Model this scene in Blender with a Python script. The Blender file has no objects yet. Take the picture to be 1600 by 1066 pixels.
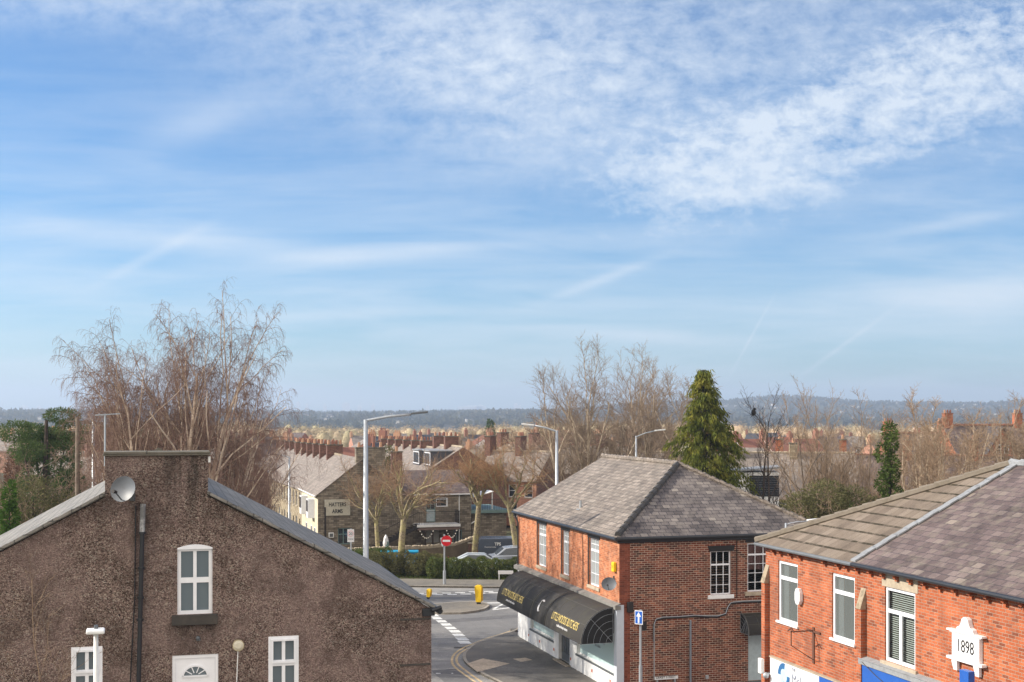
import bpy, bmesh, math, random
import numpy as np
from mathutils import Vector, Matrix
R = math.radians
# ------------------------------------------------------------------ camera
scn = bpy.context.scene
H = 11.6; FPX = 2050.0; HOR = 640.0
cd = bpy.data.cameras.new('camera'); cam = bpy.data.objects.new('camera', cd)
scn.collection.objects.link(cam); scn.camera = cam
cam.location = (0, 0, H); cam.rotation_euler = (R(90), 0, 0)
cd.sensor_width = 36; cd.lens = FPX/1600*36; cd.shift_y = (HOR-533)/1600
cd.clip_start = .5; cd.clip_end = 60000
# street grid: v runs across our street, u along it, away from the camera
TH = math.atan2(.2808, .9598); GC, GS = math.cos(TH), math.sin(TH)
def W(V, U, z=0): return Vector((V*GC-U*GS, V*GS+U*GC, z))
# ------------------------------------------------------------------ light
SA, SE = R(22), R(30.5)
S = Vector((-GC*math.cos(SA)-GS*math.sin(SA), -GS*math.cos(SA)+GC*math.sin(SA), 0))*math.cos(SE)
S.z = math.sin(SE)
sl = bpy.data.lights.new('sun', 'SUN'); so = bpy.data.objects.new('sun', sl); scn.collection.objects.link(so)
so.rotation_euler = S.to_track_quat('Z', 'Y').to_euler(); sl.energy = 4.9; sl.angle = R(.6); sl.color = (1, .92, .8)
scn.view_settings.view_transform = 'Standard'; scn.view_settings.look = 'None'
scn.view_settings.exposure = .56; scn.view_settings.gamma = 1
wd = bpy.data.worlds.new('World'); scn.world = wd; wd.use_nodes = True
def node(nt, typ, **kw):
    n = nt.nodes.new(typ)
    for k, v in kw.items():
        if k in n.inputs.keys(): n.inputs[k].default_value = v
        elif hasattr(n, k): setattr(n, k, v)
    return n
def math_(nt, op, a, b=None, c=None, clamp=False):
    n = nt.nodes.new('ShaderNodeMath'); n.operation = op; n.use_clamp = clamp
    for i, x in enumerate((a, b, c)):
        if x is None: continue
        if isinstance(x, (int, float)): n.inputs[i].default_value = x
        else: nt.links.new(x, n.inputs[i])
    return n.outputs[0]
def mix(nt, f, a, b, blend='MIX'):
    n = nt.nodes.new('ShaderNodeMix'); n.data_type = 'RGBA'; n.blend_type = blend
    for s, x in ((n.inputs[0], f), (n.inputs[6], a), (n.inputs[7], b)):
        if isinstance(x, (int, float)): s.default_value = x
        elif isinstance(x, tuple): s.default_value = (*x[:3], 1)
        else: nt.links.new(x, s)
    return n.outputs[2]
def ramp(nt, f, stops, interp='LINEAR'):
    n = nt.nodes.new('ShaderNodeValToRGB'); cr = n.color_ramp; cr.interpolation = interp
    while len(cr.elements) < len(stops): cr.elements.new(.5)
    for e, (p, c) in zip(cr.elements, stops):
        e.position = p; e.color = (*c, 1) if isinstance(c, tuple) else (c, c, c, 1)
    nt.links.new(f, n.inputs[0]); return n.outputs[0]
def comb(nt, x, y, z=0.0):
    n = nt.nodes.new('ShaderNodeCombineXYZ')
    for i, v in enumerate((x, y, z)):
        if isinstance(v, (int, float)): n.inputs[i].default_value = v
        else: nt.links.new(v, n.inputs[i])
    return n.outputs[0]
def noise(nt, vec, scale, detail=4, rough=.55, dist=0.0):
    n = node(nt, 'ShaderNodeTexNoise', Scale=scale, Detail=detail, Roughness=rough, Distortion=dist)
    nt.links.new(vec, n.inputs['Vector']); return n.outputs[0]
def build_sky():
    nt = wd.node_tree; nt.nodes.clear(); L = nt.links
    tc = node(nt, 'ShaderNodeTexCoord'); sp = node(nt, 'ShaderNodeSeparateXYZ'); L.new(tc.outputs['Generated'], sp.inputs[0])
    sk = node(nt, 'ShaderNodeTexSky', sky_type='NISHITA', sun_disc=False, sun_elevation=SE, sun_rotation=math.atan2(S.x, S.y),
              altitude=60, air_density=1.0, dust_density=.35, ozone_density=2.6)
    yy = math_(nt, 'MAXIMUM', sp.outputs[1], .08)
    a = math_(nt, 'DIVIDE', sp.outputs[0], yy); b = math_(nt, 'DIVIDE', sp.outputs[2], yy)
    def ell(px, py, rx, ry, rot=0, soft=1.0):
        A0, B0 = (px-800)/FPX, (HOR-py)/FPX
        da = math_(nt, 'SUBTRACT', a, A0); db = math_(nt, 'SUBTRACT', b, B0)
        c, s = math.cos(R(rot)), math.sin(R(rot))
        u = math_(nt, 'ADD', math_(nt, 'MULTIPLY', da, c*FPX/rx), math_(nt, 'MULTIPLY', db, s*FPX/rx))
        v = math_(nt, 'ADD', math_(nt, 'MULTIPLY', da, -s*FPX/ry), math_(nt, 'MULTIPLY', db, c*FPX/ry))
        q = math_(nt, 'ADD', math_(nt, 'MULTIPLY', u, u), math_(nt, 'MULTIPLY', v, v))
        return math_(nt, 'EXPONENT', math_(nt, 'MULTIPLY', q, -soft))
    ab = comb(nt, a, b, 0.0)
    wn = noise(nt, ab, 9, 4, .6)
    # puffy field: small cells gathered in bands running up to the right
    mp = node(nt, 'ShaderNodeMapping'); mp.inputs['Rotation'].default_value = (0, 0, R(-24)); mp.inputs['Scale'].default_value = (1, 1.9, 1)
    L.new(ab, mp.inputs[0])
    puff = noise(nt, mp.outputs[0], 34, 8, .66, .25)
    big = noise(nt, mp.outputs[0], 7, 3, .5)
    fine = noise(nt, ab, 75, 5, .65, .3)
    band = ell(1290, 215, 330, 85, 21); band2 = ell(1600, 55, 330, 110, 24); veil = ell(770, 120, 420, 135, -16); veil2 = ell(1060, 255, 190, 95, 10); topr = ell(1150, 10, 660, 190, -6); topl = ell(90, 5, 260, 42, 0)
    m1 = math_(nt, 'ADD', math_(nt, 'MULTIPLY', band, 1.05), math_(nt, 'MULTIPLY', band2, 1.1))
    m1 = math_(nt, 'ADD', m1, math_(nt, 'MULTIPLY', veil2, .6))
    t = math_(nt, 'ADD', math_(nt, 'MULTIPLY', puff, .75), math_(nt, 'ADD', math_(nt, 'MULTIPLY', fine, .32), math_(nt, 'MULTIPLY', big, .35)))
    m1 = math_(nt, 'MINIMUM', m1, 1.15)
    cm = math_(nt, 'SUBTRACT', t, math_(nt, 'SUBTRACT', .90, math_(nt, 'MULTIPLY', m1, .26)))
    c1 = math_(nt, 'MULTIPLY', math_(nt, 'ADD', math_(nt, 'MULTIPLY', cm, 2.5), .16, clamp=True), math_(nt, 'MULTIPLY', m1, .95, clamp=True))
    vm = math_(nt, 'ADD', math_(nt, 'ADD', veil, math_(nt, 'MULTIPLY', topr, .85)), math_(nt, 'MULTIPLY', topl, .7))
    vs = math_(nt, 'MULTIPLY', math_(nt, 'SUBTRACT', t, .46), 1.75, clamp=True)
    c2 = math_(nt, 'MULTIPLY', vm, vs)
    # thin streaks lying almost level
    mp2 = node(nt, 'ShaderNodeMapping'); mp2.inputs['Rotation'].default_value = (0, 0, R(4)); mp2.inputs['Scale'].default_value = (1.3, 11, 1)
    L.new(ab, mp2.inputs[0])
    st = noise(nt, mp2.outputs[0], 3.2, 6, .55, .6)
    st2 = noise(nt, mp2.outputs[0], 9, 4, .6, .3)
    low = math_(nt, 'SUBTRACT', 1, math_(nt, 'DIVIDE', b, .3), clamp=True)
    c3 = math_(nt, 'MULTIPLY', math_(nt, 'MULTIPLY', math_(nt, 'SUBTRACT', math_(nt, 'ADD', math_(nt, 'MULTIPLY', st, .75), math_(nt, 'MULTIPLY', st2, .25)), .4, clamp=True), 2.7), math_(nt, 'ADD', math_(nt, 'MULTIPLY', low, .85), .04))
    w = [ell(250, 370, 260, 22, -5), ell(235, 400, 90, 9, 28), ell(940, 437, 85, 8, 21), ell(990, 525, 190, 14, -3), ell(1480, 470, 330, 40, 5), ell(330, 185, 120, 30, 20),
         ell(1172, 530, 64, 2.2, 61), ell(1310, 545, 88, 3.6, 36), ell(600, 395, 240, 12, 4), ell(620, 488, 300, 9, 2), ell(1480, 350, 110, 10, 10)]
    k = [.5, .36, .4, .42, .5, .3, .34, .38, .34, .26, .36]
    c4 = None
    for e, g in zip(w, k):
        x = math_(nt, 'MULTIPLY', e, g); c4 = x if c4 is None else math_(nt, 'ADD', c4, x)
    c4 = math_(nt, 'MULTIPLY', c4, math_(nt, 'ADD', math_(nt, 'MULTIPLY', wn, 1.3), .35))
    c = math_(nt, 'ADD', math_(nt, 'ADD', c1, c2), math_(nt, 'ADD', c3, c4))
    c = math_(nt, 'ADD', math_(nt, 'MULTIPLY', c, .9), .07, clamp=True)
    up = math_(nt, 'GREATER_THAN', sp.outputs[2], 0.0)
    c = math_(nt, 'MULTIPLY', math_(nt, 'MINIMUM', math_(nt, 'SUBTRACT', c, math_(nt, 'MULTIPLY', math_(nt, 'MULTIPLY', c, c), .14)), .86), up)
    tint = mix(nt, 1.0, sk.outputs[0], ramp(nt, b, [(0, (.50, .77, 1.0)), (.1, (.48, .745, 1.0)), (.26, (.29, .64, .94))]), 'MULTIPLY')
    col = mix(nt, c, tint, (5.7, 6.25, 6.9))
    # warm bright cloud bank, added unseen behind the camera to brighten shaded walls
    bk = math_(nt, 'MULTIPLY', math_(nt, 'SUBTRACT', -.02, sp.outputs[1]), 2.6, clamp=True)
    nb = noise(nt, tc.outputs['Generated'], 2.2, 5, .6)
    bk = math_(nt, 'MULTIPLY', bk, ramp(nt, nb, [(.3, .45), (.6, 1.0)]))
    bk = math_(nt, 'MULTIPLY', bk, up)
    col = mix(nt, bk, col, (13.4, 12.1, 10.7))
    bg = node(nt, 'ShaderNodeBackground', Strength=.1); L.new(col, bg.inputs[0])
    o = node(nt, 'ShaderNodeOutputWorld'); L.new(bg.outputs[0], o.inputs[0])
build_sky()
# ------------------------------------------------------------------ pixel rays on to real planes
def ray(px, py): return (px-800)/FPX, (HOR-py)/FPX
def pU(px, py, U):
    a, b = ray(px, py); Y = U/(GC-a*GS); return Y*(a*GC+GS), H+b*Y      # -> V, z on plane u=U
def pV(px, py, V):
    a, b = ray(px, py); Y = V/(a*GC+GS); return Y*(GC-a*GS), H+b*Y      # -> U, z on plane v=V
def pG(px, py, z=0.0):
    a, b = ray(px, py); Y = (z-H)/b; return Vector((a*Y, Y, z))
def pY(px, py, Y):
    a, b = ray(px, py); return Vector((a*Y, Y, H+b*Y))
def grid(p): return p.x*GC+p.y*GS, -p.x*GS+p.y*GC
# ------------------------------------------------------------------ mesh helpers
X_, Y_, Z_ = Vector((1, 0, 0)), Vector((0, 1, 0)), Vector((0, 0, 1))
class MB:
    def __init__(s): s.v = []; s.f = []; s.m = []; s.mi = 0
    def poly(s, pts, n=None):
        pts = [Vector(p) for p in pts]
        if n is not None:
            nn = Vector((0, 0, 0))
            for i in range(len(pts)): nn += pts[i].cross(pts[(i+1) % len(pts)])
            if nn.dot(Vector(n)) < 0: pts.reverse()
        k = len(s.v); s.v += pts; s.f.append(tuple(range(k, k+len(pts)))); s.m.append(s.mi)
    def box(s, x0, x1, y0, y1, z0, z1): s.hexa([Vector(p) for p in ((x0,y0,z0),(x1,y0,z0),(x1,y1,z0),(x0,y1,z0),(x0,y0,z1),(x1,y0,z1),(x1,y1,z1),(x0,y1,z1))])
    def hexa(s, c):
        k = len(s.v); s.v += [Vector(p) for p in c]
        for q in ((3,2,1,0),(4,5,6,7),(0,1,5,4),(1,2,6,5),(2,3,7,6),(3,0,4,7)): s.f.append(tuple(k+i for i in q)); s.m.append(s.mi)
    def prism(s, pts, ext):
        pts = [Vector(p) for p in pts]; ext = Vector(ext); n = len(pts); k = len(s.v)
        nn = Vector((0, 0, 0))
        for i in range(n): nn += pts[i].cross(pts[(i+1) % n])
        if nn.dot(ext) > 0: pts.reverse()
        s.v += pts+[p+ext for p in pts]
        s.f.append(tuple(range(k, k+n))); s.f.append(tuple(range(k+2*n-1, k+n-1, -1))); s.m += [s.mi]*2
        for i in range(n):
            j = (i+1) % n; s.f.append((k+j, k+i, k+n+i, k+n+j)); s.m.append(s.mi)
    def fbox(s, F, a0, a1, z0, z1, d0, d1):
        s.hexa([F(a0,z0,d0), F(a1,z0,d0), F(a1,z0,d1), F(a0,z0,d1), F(a0,z1,d0), F(a1,z1,d0), F(a1,z1,d1), F(a0,z1,d1)])
    def bar(s, p, q, w, h=None, up=Z_):
        p, q = Vector(p), Vector(q); h = h or w; t = (q-p).normalized()
        x = t.cross(up)
        if x.length < 1e-4: x = t.cross(X_)
        x.normalize(); y = x.cross(t); x *= w/2; y *= h/2
        s.hexa([p-x-y, p+x-y, q+x-y, q-x-y, p-x+y, p+x+y, q+x+y, q-x+y])
    def tube(s, path, r, n=8, cap=True):
        path = [Vector(p) for p in path]
        rs = r if isinstance(r, (list, tuple)) else [r]*len(path); k0 = len(s.v); last = None
        for i, p in enumerate(path):
            t = (path[min(i+1, len(path)-1)]-path[max(i-1, 0)]).normalized()
            x = last if last is not None else (X_ if abs(t.x) < .9 else Y_)
            x = (x-t*x.dot(t)).normalized(); last = x; y = t.cross(x)
            for j in range(n):
                an = 2*math.pi*j/n; s.v.append(p+(x*math.cos(an)+y*math.sin(an))*rs[i])
        for i in range(len(path)-1):
            for j in range(n):
                a = k0+i*n+j; b = k0+i*n+(j+1) % n; s.f.append((a, b, b+n, a+n)); s.m.append(s.mi)
        if cap:
            s.f.append(tuple(k0+j for j in range(n-1, -1, -1))); s.f.append(tuple(k0+(len(path)-1)*n+j for j in range(n))); s.m += [s.mi]*2
    def sphere(s, c, rx, ry=None, rz=None, n=12, m=8):
        c = Vector(c); ry = ry or rx; rz = rz or rx; k = len(s.v)
        for i in range(m+1):
            ph = math.pi*i/m
            for j in range(n):
                t = 2*math.pi*j/n; s.v.append(c+Vector((rx*math.sin(ph)*math.cos(t), ry*math.sin(ph)*math.sin(t), rz*math.cos(ph))))
        for i in range(m):
            for j in range(n):
                a = k+i*n+j; b = k+i*n+(j+1) % n; s.f.append((a, a+n, b+n, b)); s.m.append(s.mi)
    def build(s, name, mats, parent=None, smooth=False, uv=True, bevel=0, loc=None):
        me = bpy.data.meshes.new(name); me.from_pydata([tuple(p) for p in s.v], [], s.f)
        for m in (mats if isinstance(mats, (list, tuple)) else [mats]): me.materials.append(m)
        if any(s.m): me.polygons.foreach_set('material_index', s.m)
        if bevel:
            bm = bmesh.new(); bm.from_mesh(me); bmesh.ops.remove_doubles(bm, verts=bm.verts, dist=1e-4)
            es = [e for e in bm.edges if len(e.link_faces) == 2 and e.calc_face_angle(0) > .5]
            bmesh.ops.bevel(bm, geom=es, offset=bevel, segments=2, affect='EDGES', profile=.5); bm.to_mesh(me); bm.free()
        if uv:
            ul = me.uv_layers.new(name='UVMap'); co = [0.0]*(2*len(me.loops))
            for p in me.polygons:
                n = p.normal; t = Vector((-n.y, n.x, 0))
                t = t.normalized() if t.length > .05 else X_.copy()
                b = n.cross(t)
                for li in p.loop_indices:
                    q = me.vertices[me.loops[li].vertex_index].co; co[2*li] = q.dot(t); co[2*li+1] = q.dot(b)
            ul.data.foreach_set('uv', co)
        if smooth: me.polygons.foreach_set('use_smooth', [True]*len(me.polygons))
        me.update(); o = bpy.data.objects.new(name, me); scn.collection.objects.link(o)
        if parent: o.parent = parent
        if loc is not None: o.location = loc
        return o
def tag(o, label=None, cat=None, group=None, kind=None):
    if label: o['label'] = label
    if cat: o['category'] = cat
    if group: o['group'] = group
    if kind: o['kind'] = kind
    return o
def thing(name, label, cat, loc, rz=0.0, group=None):
    o = bpy.data.objects.new(name, None); scn.collection.objects.link(o); o.empty_display_size = .3
    o.location = loc; o.rotation_euler = (0, 0, rz); return tag(o, label, cat, group)
def kids(o): return [c for c in bpy.data.objects if c.parent == o]
def tree_of(o): return (o, [tree_of(c) for c in kids(o)])
def dup(tr, parent=None, **kw):
    o, ch = tr; c = o.copy(); scn.collection.objects.link(c)
    if parent is not None: c.parent = parent
    for k in ch: dup(k, c)
    return c
def place(tr, loc, rz, label=None, group=None, sc=None):
    c = dup(tr); c.location = loc; c.rotation_euler = (0, 0, rz)
    if label: c['label'] = label
    if group: c['group'] = group
    if sc: c.scale = sc if isinstance(sc, tuple) else (sc,)*3
    return c
def Fr(o, t, n):
    o, t, n = Vector(o), Vector(t), Vector(n)
    return lambda a, z, d=0.0: o+t*a+Z_*z-n*d
def facade(m, F, a0, a1, z0, top, ops=(), brk=(), depth=.11):
    tf = top if callable(top) else (lambda a: top)
    xs = sorted({a0, a1, *brk, *[o[0] for o in ops], *[o[1] for o in ops]}); n = F(0, 0, -1)-F(0, 0, 0)
    for x, y in zip(xs, xs[1:]):
        z = z0
        for o in sorted([o for o in ops if o[0] <= x+1e-6 and o[1] >= y-1e-6], key=lambda o: o[2]):
            if o[2] > z: m.poly([F(x,z), F(y,z), F(y,o[2]), F(x,o[2])], n)
            z = o[3]
        if tf(x) > z or tf(y) > z: m.poly([F(x,z), F(y,z), F(y,tf(y)), F(x,tf(x))], n)
    for x, y, z, w in ops:
        c = F((x+y)/2, (z+w)/2, depth/2)
        for q in (((x,z),(x,w)), ((y,z),(y,w)), ((x,z),(y,z)), ((x,w),(y,w))):
            p = [F(*q[0],0), F(*q[1],0), F(*q[1],depth), F(*q[0],depth)]
            m.poly(p, c-sum(p, Vector())/4)
def window(par, F, a0, a1, z0, z1, bars=(), d=.07, fw=.06, ft=.06, mt=None, glass=None, sill=None, blind=None, backing=None, nm='window'):
    mt = mt or M['upvc']; glass = glass or M['glass']; m = MB(); a0, a1 = min(a0,a1), max(a0,a1)
    m.fbox(F,a0,a1,z0,z0+fw,d,d+ft); m.fbox(F,a0,a1,z1-fw,z1,d,d+ft); m.fbox(F,a0,a0+fw,z0+fw,z1-fw,d,d+ft); m.fbox(F,a1-fw,a1,z0+fw,z1-fw,d,d+ft)
    w, h = a1-a0, z1-z0
    for b in bars:
        o, f, f0, f1, t = b
        if o == 'v': m.fbox(F, a0+w*f-t/2, a0+w*f+t/2, z0+max(fw, h*f0), z0+min(h-fw, h*f1), d+.004, d+ft-.004)
        else: m.fbox(F, a0+max(fw, w*f0), a0+min(w-fw, w*f1), z0+h*f-t/2, z0+h*f+t/2, d+.008, d+ft-.008)
    o = m.build(nm, mt, par)
    g = MB(); g.poly([F(a0+fw/2,z0+fw/2,d+ft*.6), F(a1-fw/2,z0+fw/2,d+ft*.6), F(a1-fw/2,z1-fw/2,d+ft*.6), F(a0+fw/2,z1-fw/2,d+ft*.6)], F(0,0,-1)-F(0,0,0)); g.build('pane', glass, o)
    if blind:
        g = MB(); x0, x1, y0, y1, stp, bm = blind; z = y0
        if stp:
            while z < y1: g.fbox(F, x0, x1, z, z+stp*.42, d+ft+.05, d+ft+.075); z += stp
        else:
            n = max(4, int((x1-x0)/.05))
            for i in range(n):
                xa, xb = x0+(x1-x0)*i/n, x0+(x1-x0)*(i+1)/n; da = .10+.02*(i % 2); db = .10+.02*((i+1) % 2)
                g.poly([F(xa,y0,d+da), F(xb,y0,d+db), F(xb,y1,d+db), F(xa,y1,d+da)])
        g.build('blind' if stp else 'curtain', bm, o)
    if backing:
        g = MB(); g.fbox(F, a0-.3, a1+.3, z0-.1, z1+.1, d+.55, d+.6); g.build('inner_wall', backing, o)
    if sill:
        e, t, p, sm = sill; g = MB(); g.fbox(F, a0-e, a1+e, z0-t, z0-.002, -p, d+ft*.5); g.build('sill', sm, o, bevel=.008)
    return o
def text(txt, size, F, a, z, d, mt, parent, name, align='LEFT', ext=.004, wrap=None, sx=1.0, shear=0.0, weight=0.0):
    cu = bpy.data.curves.new(name, 'FONT'); cu.body = txt; cu.size = size; cu.align_x = align; cu.extrude = ext; cu.shear = shear; cu.offset = weight
    ob = bpy.data.objects.new(name, cu); scn.collection.objects.link(ob); bpy.context.view_layer.update()
    me = bpy.data.meshes.new_from_object(ob.evaluated_get(bpy.context.evaluated_depsgraph_get()))
    bpy.data.objects.remove(ob); me.materials.clear(); me.materials.append(mt)
    for v in me.vertices:
        x, y, zz = v.co
        v.co = wrap(a+x*sx, z+y, d-zz) if wrap else F(a+x*sx, z+y, d-zz)
    me.update(); o = bpy.data.objects.new(name, me); scn.collection.objects.link(o)
    if parent: o.parent = parent
    return o
# ------------------------------------------------------------------ materials
M = {}
def newmat(name):
    m = bpy.data.materials.new(name); m.use_nodes = True; nt = m.node_tree; return m, nt, nt.nodes['Principled BSDF']
def plain(name, col, rough=.6, metal=0.0, var=.12, scale=6, bump=0.0, spec=.4, dirt=None):
    m, nt, b = newmat(name); tc = node(nt, 'ShaderNodeTexCoord')
    n = noise(nt, tc.outputs['Object'], scale, 5, .6)
    c = mix(nt, ramp(nt, n, [(.3, 0.0), (.7, 1.0)]), tuple(x*(1-var) for x in col), tuple(min(1, x*(1+var)) for x in col))
    if dirt:
        n2 = noise(nt, tc.outputs['Object'], scale*.35, 6, .7)
        c = mix(nt, ramp(nt, n2, [(.48, 0.0), (.68, dirt[1])]), c, dirt[0])
    nt.links.new(c, b.inputs['Base Color']); b.inputs['Roughness'].default_value = rough; b.inputs['Metallic'].default_value = metal
    b.inputs['Specular IOR Level'].default_value = spec
    if bump:
        bp = node(nt, 'ShaderNodeBump', Strength=bump, Distance=.02); nt.links.new(noise(nt, tc.outputs['Object'], scale*4, 4), bp.inputs['Height']); nt.links.new(bp.outputs[0], b.inputs['Normal'])
    M[name] = m; return m
def bricks(name, stops, mortar, bw=.225, bh=.078, ms=.006, weather=None, bump=.5, rough=.85, dist=0.0, big=.18, mossy=None):
    m, nt, b = newmat(name); uv = node(nt, 'ShaderNodeUVMap'); tc = node(nt, 'ShaderNodeTexCoord')
    vec = uv.outputs[0]
    if dist:
        nz = node(nt, 'ShaderNodeTexNoise', Scale=3.0, Detail=2.0); nt.links.new(vec, nz.inputs['Vector'])
        va = node(nt, 'ShaderNodeVectorMath', operation='MULTIPLY_ADD'); nt.links.new(nz.outputs[1], va.inputs[0]); va.inputs[1].default_value = (dist, dist, 0); nt.links.new(vec, va.inputs[2]); vec = va.outputs[0]
    br = node(nt, 'ShaderNodeTexBrick', Scale=1.0); nt.links.new(vec, br.inputs['Vector'])
    br.inputs['Mortar Size'].default_value = ms; br.inputs['Mortar Smooth'].default_value = .2; br.inputs['Brick Width'].default_value = bw; br.inputs['Row Height'].default_value = bh
    br.inputs['Color1'].default_value = (0,0,0,1); br.inputs['Color2'].default_value = (1,1,1,1); br.inputs['Mortar'].default_value = (.5,.5,.5,1)
    c = ramp(nt, br.outputs['Color'], stops)
    n = noise(nt, tc.outputs['Object'], .7, 5, .6)
    c = mix(nt, big, c, ramp(nt, n, [(.3, tuple(x*.45 for x in stops[len(stops)//2][1])), (.7, tuple(min(1, x*1.6) for x in stops[len(stops)//2][1]))]))
    nf = noise(nt, tc.outputs['Object'], 26, 4, .7)
    c = mix(nt, .55, c, ramp(nt, nf, [(.25, .55), (.75, 1.45)]), 'MULTIPLY')
    c = mix(nt, br.outputs['Fac'], c, mortar)
    mpp = node(nt, 'ShaderNodeMapping'); mpp.inputs['Scale'].default_value = (1, 1, .22); nt.links.new(tc.outputs['Object'], mpp.inputs[0])
    c = mix(nt, .65, c, ramp(nt, noise(nt, mpp.outputs[0], 2.1, 6, .7, .3), [(.3, .62), (.5, 1.0), (.72, 1.28)]), 'MULTIPLY')
    if weather:
        n2 = noise(nt, tc.outputs['Object'], weather[2], 6, .65)
        c = mix(nt, ramp(nt, n2, [(.5, 0.0), (.68, weather[1])]), c, weather[0])
    if mossy:   # moss gathers along the lower edge of each course
        sx = node(nt, 'ShaderNodeSeparateXYZ'); nt.links.new(uv.outputs[0], sx.inputs[0])
        fr = math_(nt, 'FRACT', math_(nt, 'DIVIDE', sx.outputs[1], mossy[1]))
        n3 = noise(nt, tc.outputs['Object'], 5, 5, .7)
        e = math_(nt, 'MULTIPLY', math_(nt, 'SUBTRACT', mossy[2], fr, clamp=True), 14, clamp=True)
        c = mix(nt, math_(nt, 'MULTIPLY', e, ramp(nt, n3, [(.35, 0.15), (.55, 1.0)])), c, mossy[0])
    nt.links.new(c, b.inputs['Base Color']); b.inputs['Roughness'].default_value = rough; b.inputs['Specular IOR Level'].default_value = .3
    bp = node(nt, 'ShaderNodeBump', Strength=bump, Distance=.012)
    hh = math_(nt, 'ADD', math_(nt, 'MULTIPLY', br.outputs['Fac'], -1.0), math_(nt, 'MULTIPLY', br.outputs['Color'], .5))
    nt.links.new(math_(nt, 'ADD', hh, math_(nt, 'MULTIPLY', nf, .5)), bp.inputs['Height']); nt.links.new(bp.outputs[0], b.inputs['Normal'])
    M[name] = m; return m
bricks('brick_orange', [(0, (.11,.038,.024)), (.2, (.29,.073,.028)), (.6, (.39,.10,.037)), (1, (.49,.15,.062))], (.33,.25,.19), ms=.007, weather=((.15,.07,.05), .5, .9), big=.32)
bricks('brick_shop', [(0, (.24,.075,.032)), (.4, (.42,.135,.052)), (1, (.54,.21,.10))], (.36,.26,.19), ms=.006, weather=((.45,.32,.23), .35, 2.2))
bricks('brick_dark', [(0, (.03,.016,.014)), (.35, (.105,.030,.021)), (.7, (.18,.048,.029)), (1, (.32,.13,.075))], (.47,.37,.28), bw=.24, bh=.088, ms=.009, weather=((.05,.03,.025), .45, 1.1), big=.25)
bricks('brick_red', [(0, (.085,.038,.03)), (.5, (.135,.058,.043)), (1, (.20,.09,.065))], (.25,.18,.14), weather=((.12,.07,.05), .4, .9))
bricks('brick_salmon', [(0, (.36,.16,.10)), (.5, (.46,.21,.14)), (1, (.55,.29,.2))], (.4,.3,.24))
bricks('stone', [(0, (.11,.09,.068)), (.5, (.215,.18,.135)), (1, (.34,.29,.225))], (.10,.085,.07), bw=.42, bh=.15, ms=.012, weather=((.07,.06,.05), .5, .8), dist=.03)
bricks('stone_pale', [(0, (.26,.21,.14)), (.5, (.36,.29,.19)), (1, (.48,.40,.28))], (.2,.17,.13), bw=.42, bh=.15, ms=.012, weather=((.10,.08,.06), .5, .8), dist=.03)
bricks('slate_grey', [(0, (.125,.104,.086)), (.4, (.19,.158,.13)), (.75, (.24,.20,.166)), (1, (.31,.265,.225))], (.05,.044,.04), bw=.32, bh=.24, ms=.011, bump=.7, rough=.62, weather=((.25,.23,.19), .3, 1.8), big=.3)
bricks('slate_purple', [(0, (.06,.043,.04)), (.35, (.108,.079,.074)), (.7, (.15,.111,.103)), (.92, (.195,.155,.138)), (1, (.30,.255,.20))], (.05,.042,.046), bw=.34, bh=.24, ms=.009, bump=.7, rough=.6, weather=((.26,.23,.17), .42, 2.6), big=.38)
bricks('slate_violet', [(0, (.062,.053,.05)), (.35, (.115,.098,.092)), (.7, (.17,.147,.135)), (.9, (.235,.205,.183)), (1, (.34,.30,.255))], (.025,.022,.026), bw=.34, bh=.25, ms=.013, bump=.8, rough=.5, weather=((.32,.28,.24), .4, 1.4), big=.4)
bricks('slate_pale', [(0, (.17,.145,.13)), (.5, (.23,.195,.17)), (1, (.30,.26,.225))], (.15,.13,.12), bw=.4, bh=.3, ms=.012, bump=.5, weather=((.16,.14,.12), .5, .6), big=.3)
bricks('slate_house', [(0, (.17,.16,.15)), (.5, (.22,.21,.19)), (1, (.28,.26,.235))], (.07,.065,.06), bw=.36, bh=.26, ms=.01, bump=.7, rough=.7, weather=((.13,.125,.11), .5, 1.6), big=.25)
bricks('tile_brown', [(0, (.13,.10,.077)), (.5, (.17,.134,.103)), (1, (.22,.177,.14))], (.11,.085,.065), bw=.34, bh=.5, ms=.008, bump=.5, weather=((.24,.2,.15), .3, 1.5), big=.15, mossy=((.028,.022,.01), .5, .2))
plain('slate_dark', (.06,.06,.07), .6); plain('slate_red', (.22,.09,.06), .8)
plain('upvc', (.82,.83,.86), .35, var=.04); plain('white_paint', (.80,.80,.79), .55, var=.05, dirt=((.45,.42,.38), .35)); plain('cream', (.62,.56,.42), .7, dirt=((.35,.3,.24), .5))
plain('stone_sill', (.42,.35,.26), .85, dirt=((.2,.16,.12), .5)); plain('stone_dark', (.055,.05,.045), .9, dirt=((.12,.1,.08), .5)); plain('cap_stone', (.15,.135,.11), .9, dirt=((.05,.055,.03), .8), bump=.5)
plain('black_paint', (.012,.012,.013), .45); plain('gutter', (.022,.024,.028), .4); plain('gutter_grey', (.13,.14,.15), .5); plain('lead', (.27,.28,.29), .6, dirt=((.15,.15,.155), .6), scale=12)
plain('galv', (.42,.45,.48), .42, metal=.45, var=.08); plain('galv_dark', (.12,.13,.14), .5, metal=.3); plain('dish', (.11,.12,.135), .5); plain('lamp_white', (.78,.78,.76), .5)
plain('yellow', (.85,.56,.02), .4, var=.05); plain('yellow_dark', (.75,.42,.02), .45); plain('sign_blue', (.012,.11,.50), .35); plain('sign_red', (.62,.01,.02), .35); plain('sign_white', (.8,.8,.8), .4, var=.02); plain('fascia_blue', (.02,.10,.40), .4, var=.05)
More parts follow.
